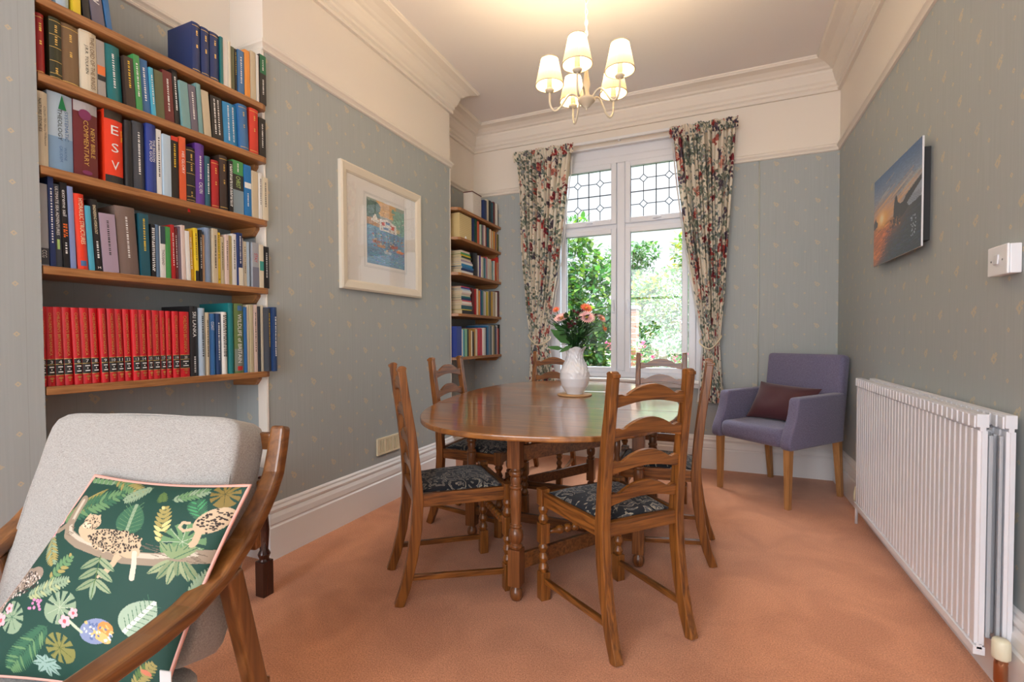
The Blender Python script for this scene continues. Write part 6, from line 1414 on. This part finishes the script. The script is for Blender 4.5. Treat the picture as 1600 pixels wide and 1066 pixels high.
plant('shrub', 'shrub', 'dark green evergreen shrub low in the left window pane', (-2.08, 6.9, GZ), [(0, 0, .85, .55), (-.5, .1, .8, .5), (.35, .1, .65, .4)], 3600, .09, [LG[1], LG[1], LG[0]], 2)
plant('tree', 'tree', 'slender tree with sparse high leaves at the left of the right window pane', (-2.0, 12.2, GZ), [(0, 0, 2.3, .55), (.15, 0, 3.2, .45), (-.2, 0, 3.8, .45), (.35, 0, 3.9, .30), (0, 0, 1.7, .45)], 2600, .11, [LG[0], LG[1], LG[3]], 3, [(0, 0, 0), (.03, 0, 1.5), (-.02, 0, 3.0), (.05, 0, 4.0)])
plant('tree', 'tree', 'yellow-green tree against the white sky in the right window pane', (-.72, 10.9, GZ), [(0, 0, 2.6, .85), (-.6, .1, 2.4, .6), (.6, 0, 3.0, .75), (.3, 0, 3.7, .5), (.9, .1, 3.6, .5), (-.8, 0, 2.9, .35)], 5200, .11, [LG[2], LG[6], LG[0], LG[3]], 4, [(0, 0, 0), (.04, 0, 1.2), (.1, .0, 2.4), (.3, 0, 3.6)])
plant('flowering_shrub', 'shrub', 'white-blossomed pale shrub in the right window pane behind the pink flowers', (-.52, 7.5, GZ), [(0, 0, 2.1, .55), (.40, .1, 1.8, .55), (-.25, 0, 1.55, .42), (.1, -.1, 1.3, .6), (.45, 0, 2.35, .42), (.1, 0, .7, .6)], 5600, .055, [LG[4], LG[3], LG[3], LG[0], LG[3]], 5)
rnf = random.Random(12)
for i, (x, y, z, lb) in enumerate(((-.99, 5.95, 1.86, 'pink flowering plant below the brick pier, left of the pair in the right pane'), (-.36, 6.1, 1.70, 'pink flowering plant in the right pane behind the chair back'))):
    t = thing('flowering_plant', (x, y, GZ), 0, lb, 'plant', 'pink flowering plants under the window')
    leafcloud('foliage', [(0, 0, z - .35, .26), (-.06, 0, z - .55, .26), (.08, 0, z - .6, .24)], 900, .06, [LG[2], LG[0], LG[4], LG[3]], t, 20 + i); t['category'] = 'plant'
    mb = MB()
    for k in range(16):
        c = Vector((rnf.uniform(-.28, .28), rnf.uniform(-.1, .1), z - rnf.uniform(.08, .55)))
        for j in range(16):
            d = Vector((rnf.gauss(0, 1), rnf.gauss(0, 1), rnf.gauss(0, 1))).normalized(); leaf_quad(mb, c + d * .02, d, Vector((0, 0, 1)), .03, .010)
    mb.build('blossom', LG[5], t, fix=False); mb = MB(); [mb.tube([(a * .3, 0, 0), (a, 0, z - .3)], .006, 5) for a in (-.2, 0, .2)]; mb.build('stem', LG[0], t)
def brickmat():
    m, nt, b, N, L = newmat('garden_brick'); tc = N.new('ShaderNodeTexCoord'); mp = N.new('ShaderNodeMapping'); mp.inputs['Rotation'].default_value = (R(90), 0, 0); br_ = N.new('ShaderNodeTexBrick'); br_.inputs['Scale'].default_value = 1
    for k_, v_ in (('Brick Width', .22), ('Row Height', .075), ('Mortar Size', .006)): br_.inputs[k_].default_value = v_
    br_.inputs['Color1'].default_value = (.28, .11, .055, 1); br_.inputs['Color2'].default_value = (.36, .17, .09, 1); br_.inputs['Mortar'].default_value = (.42, .38, .3, 1)
    L.new(tc.outputs['Object'], mp.inputs[0]); L.new(mp.outputs[0], br_.inputs[0]); L.new(br_.outputs[0], b.inputs['Base Color']); b.inputs['Roughness'].default_value = .9; return m
bp_ = thing('brick_pier', (-1.135, 6.75, GZ), 0, 'orange brick garden pier with a stone cap in the right window pane', 'brick pier')
mb = MB(); mb.box(-.11, .11, -.12, .12, 0, 2.20); mb.build('brickwork', brickmat(), bp_); mb = MB(); mb.box(-.135, .135, -.15, .15, 2.20, 2.25); mb.build('cap_stone', plain('cap_stone', (.32, .33, .33), .8), bp_, bevel=.01)
fn = thing('garden_fence', (-1.5, 13.6, GZ), 0, 'weathered boundary fence behind the garden trees', 'fence')
mb = MB(); [mb.box(-6 + i * .16, -6 + i * .16 + .15, 0, .02, 0, 1.6) for i in range(80)]; mb.build('boards', plain('weathered_board', (.30, .24, .18), .9), fn); mb = MB(); [mb.box(-6, 6.8, .02, .06, z, z + .08) for z in (.3, 1.3)]; mb.build('rail', plain('weathered_board', (.3, .24, .18), .9), fn)
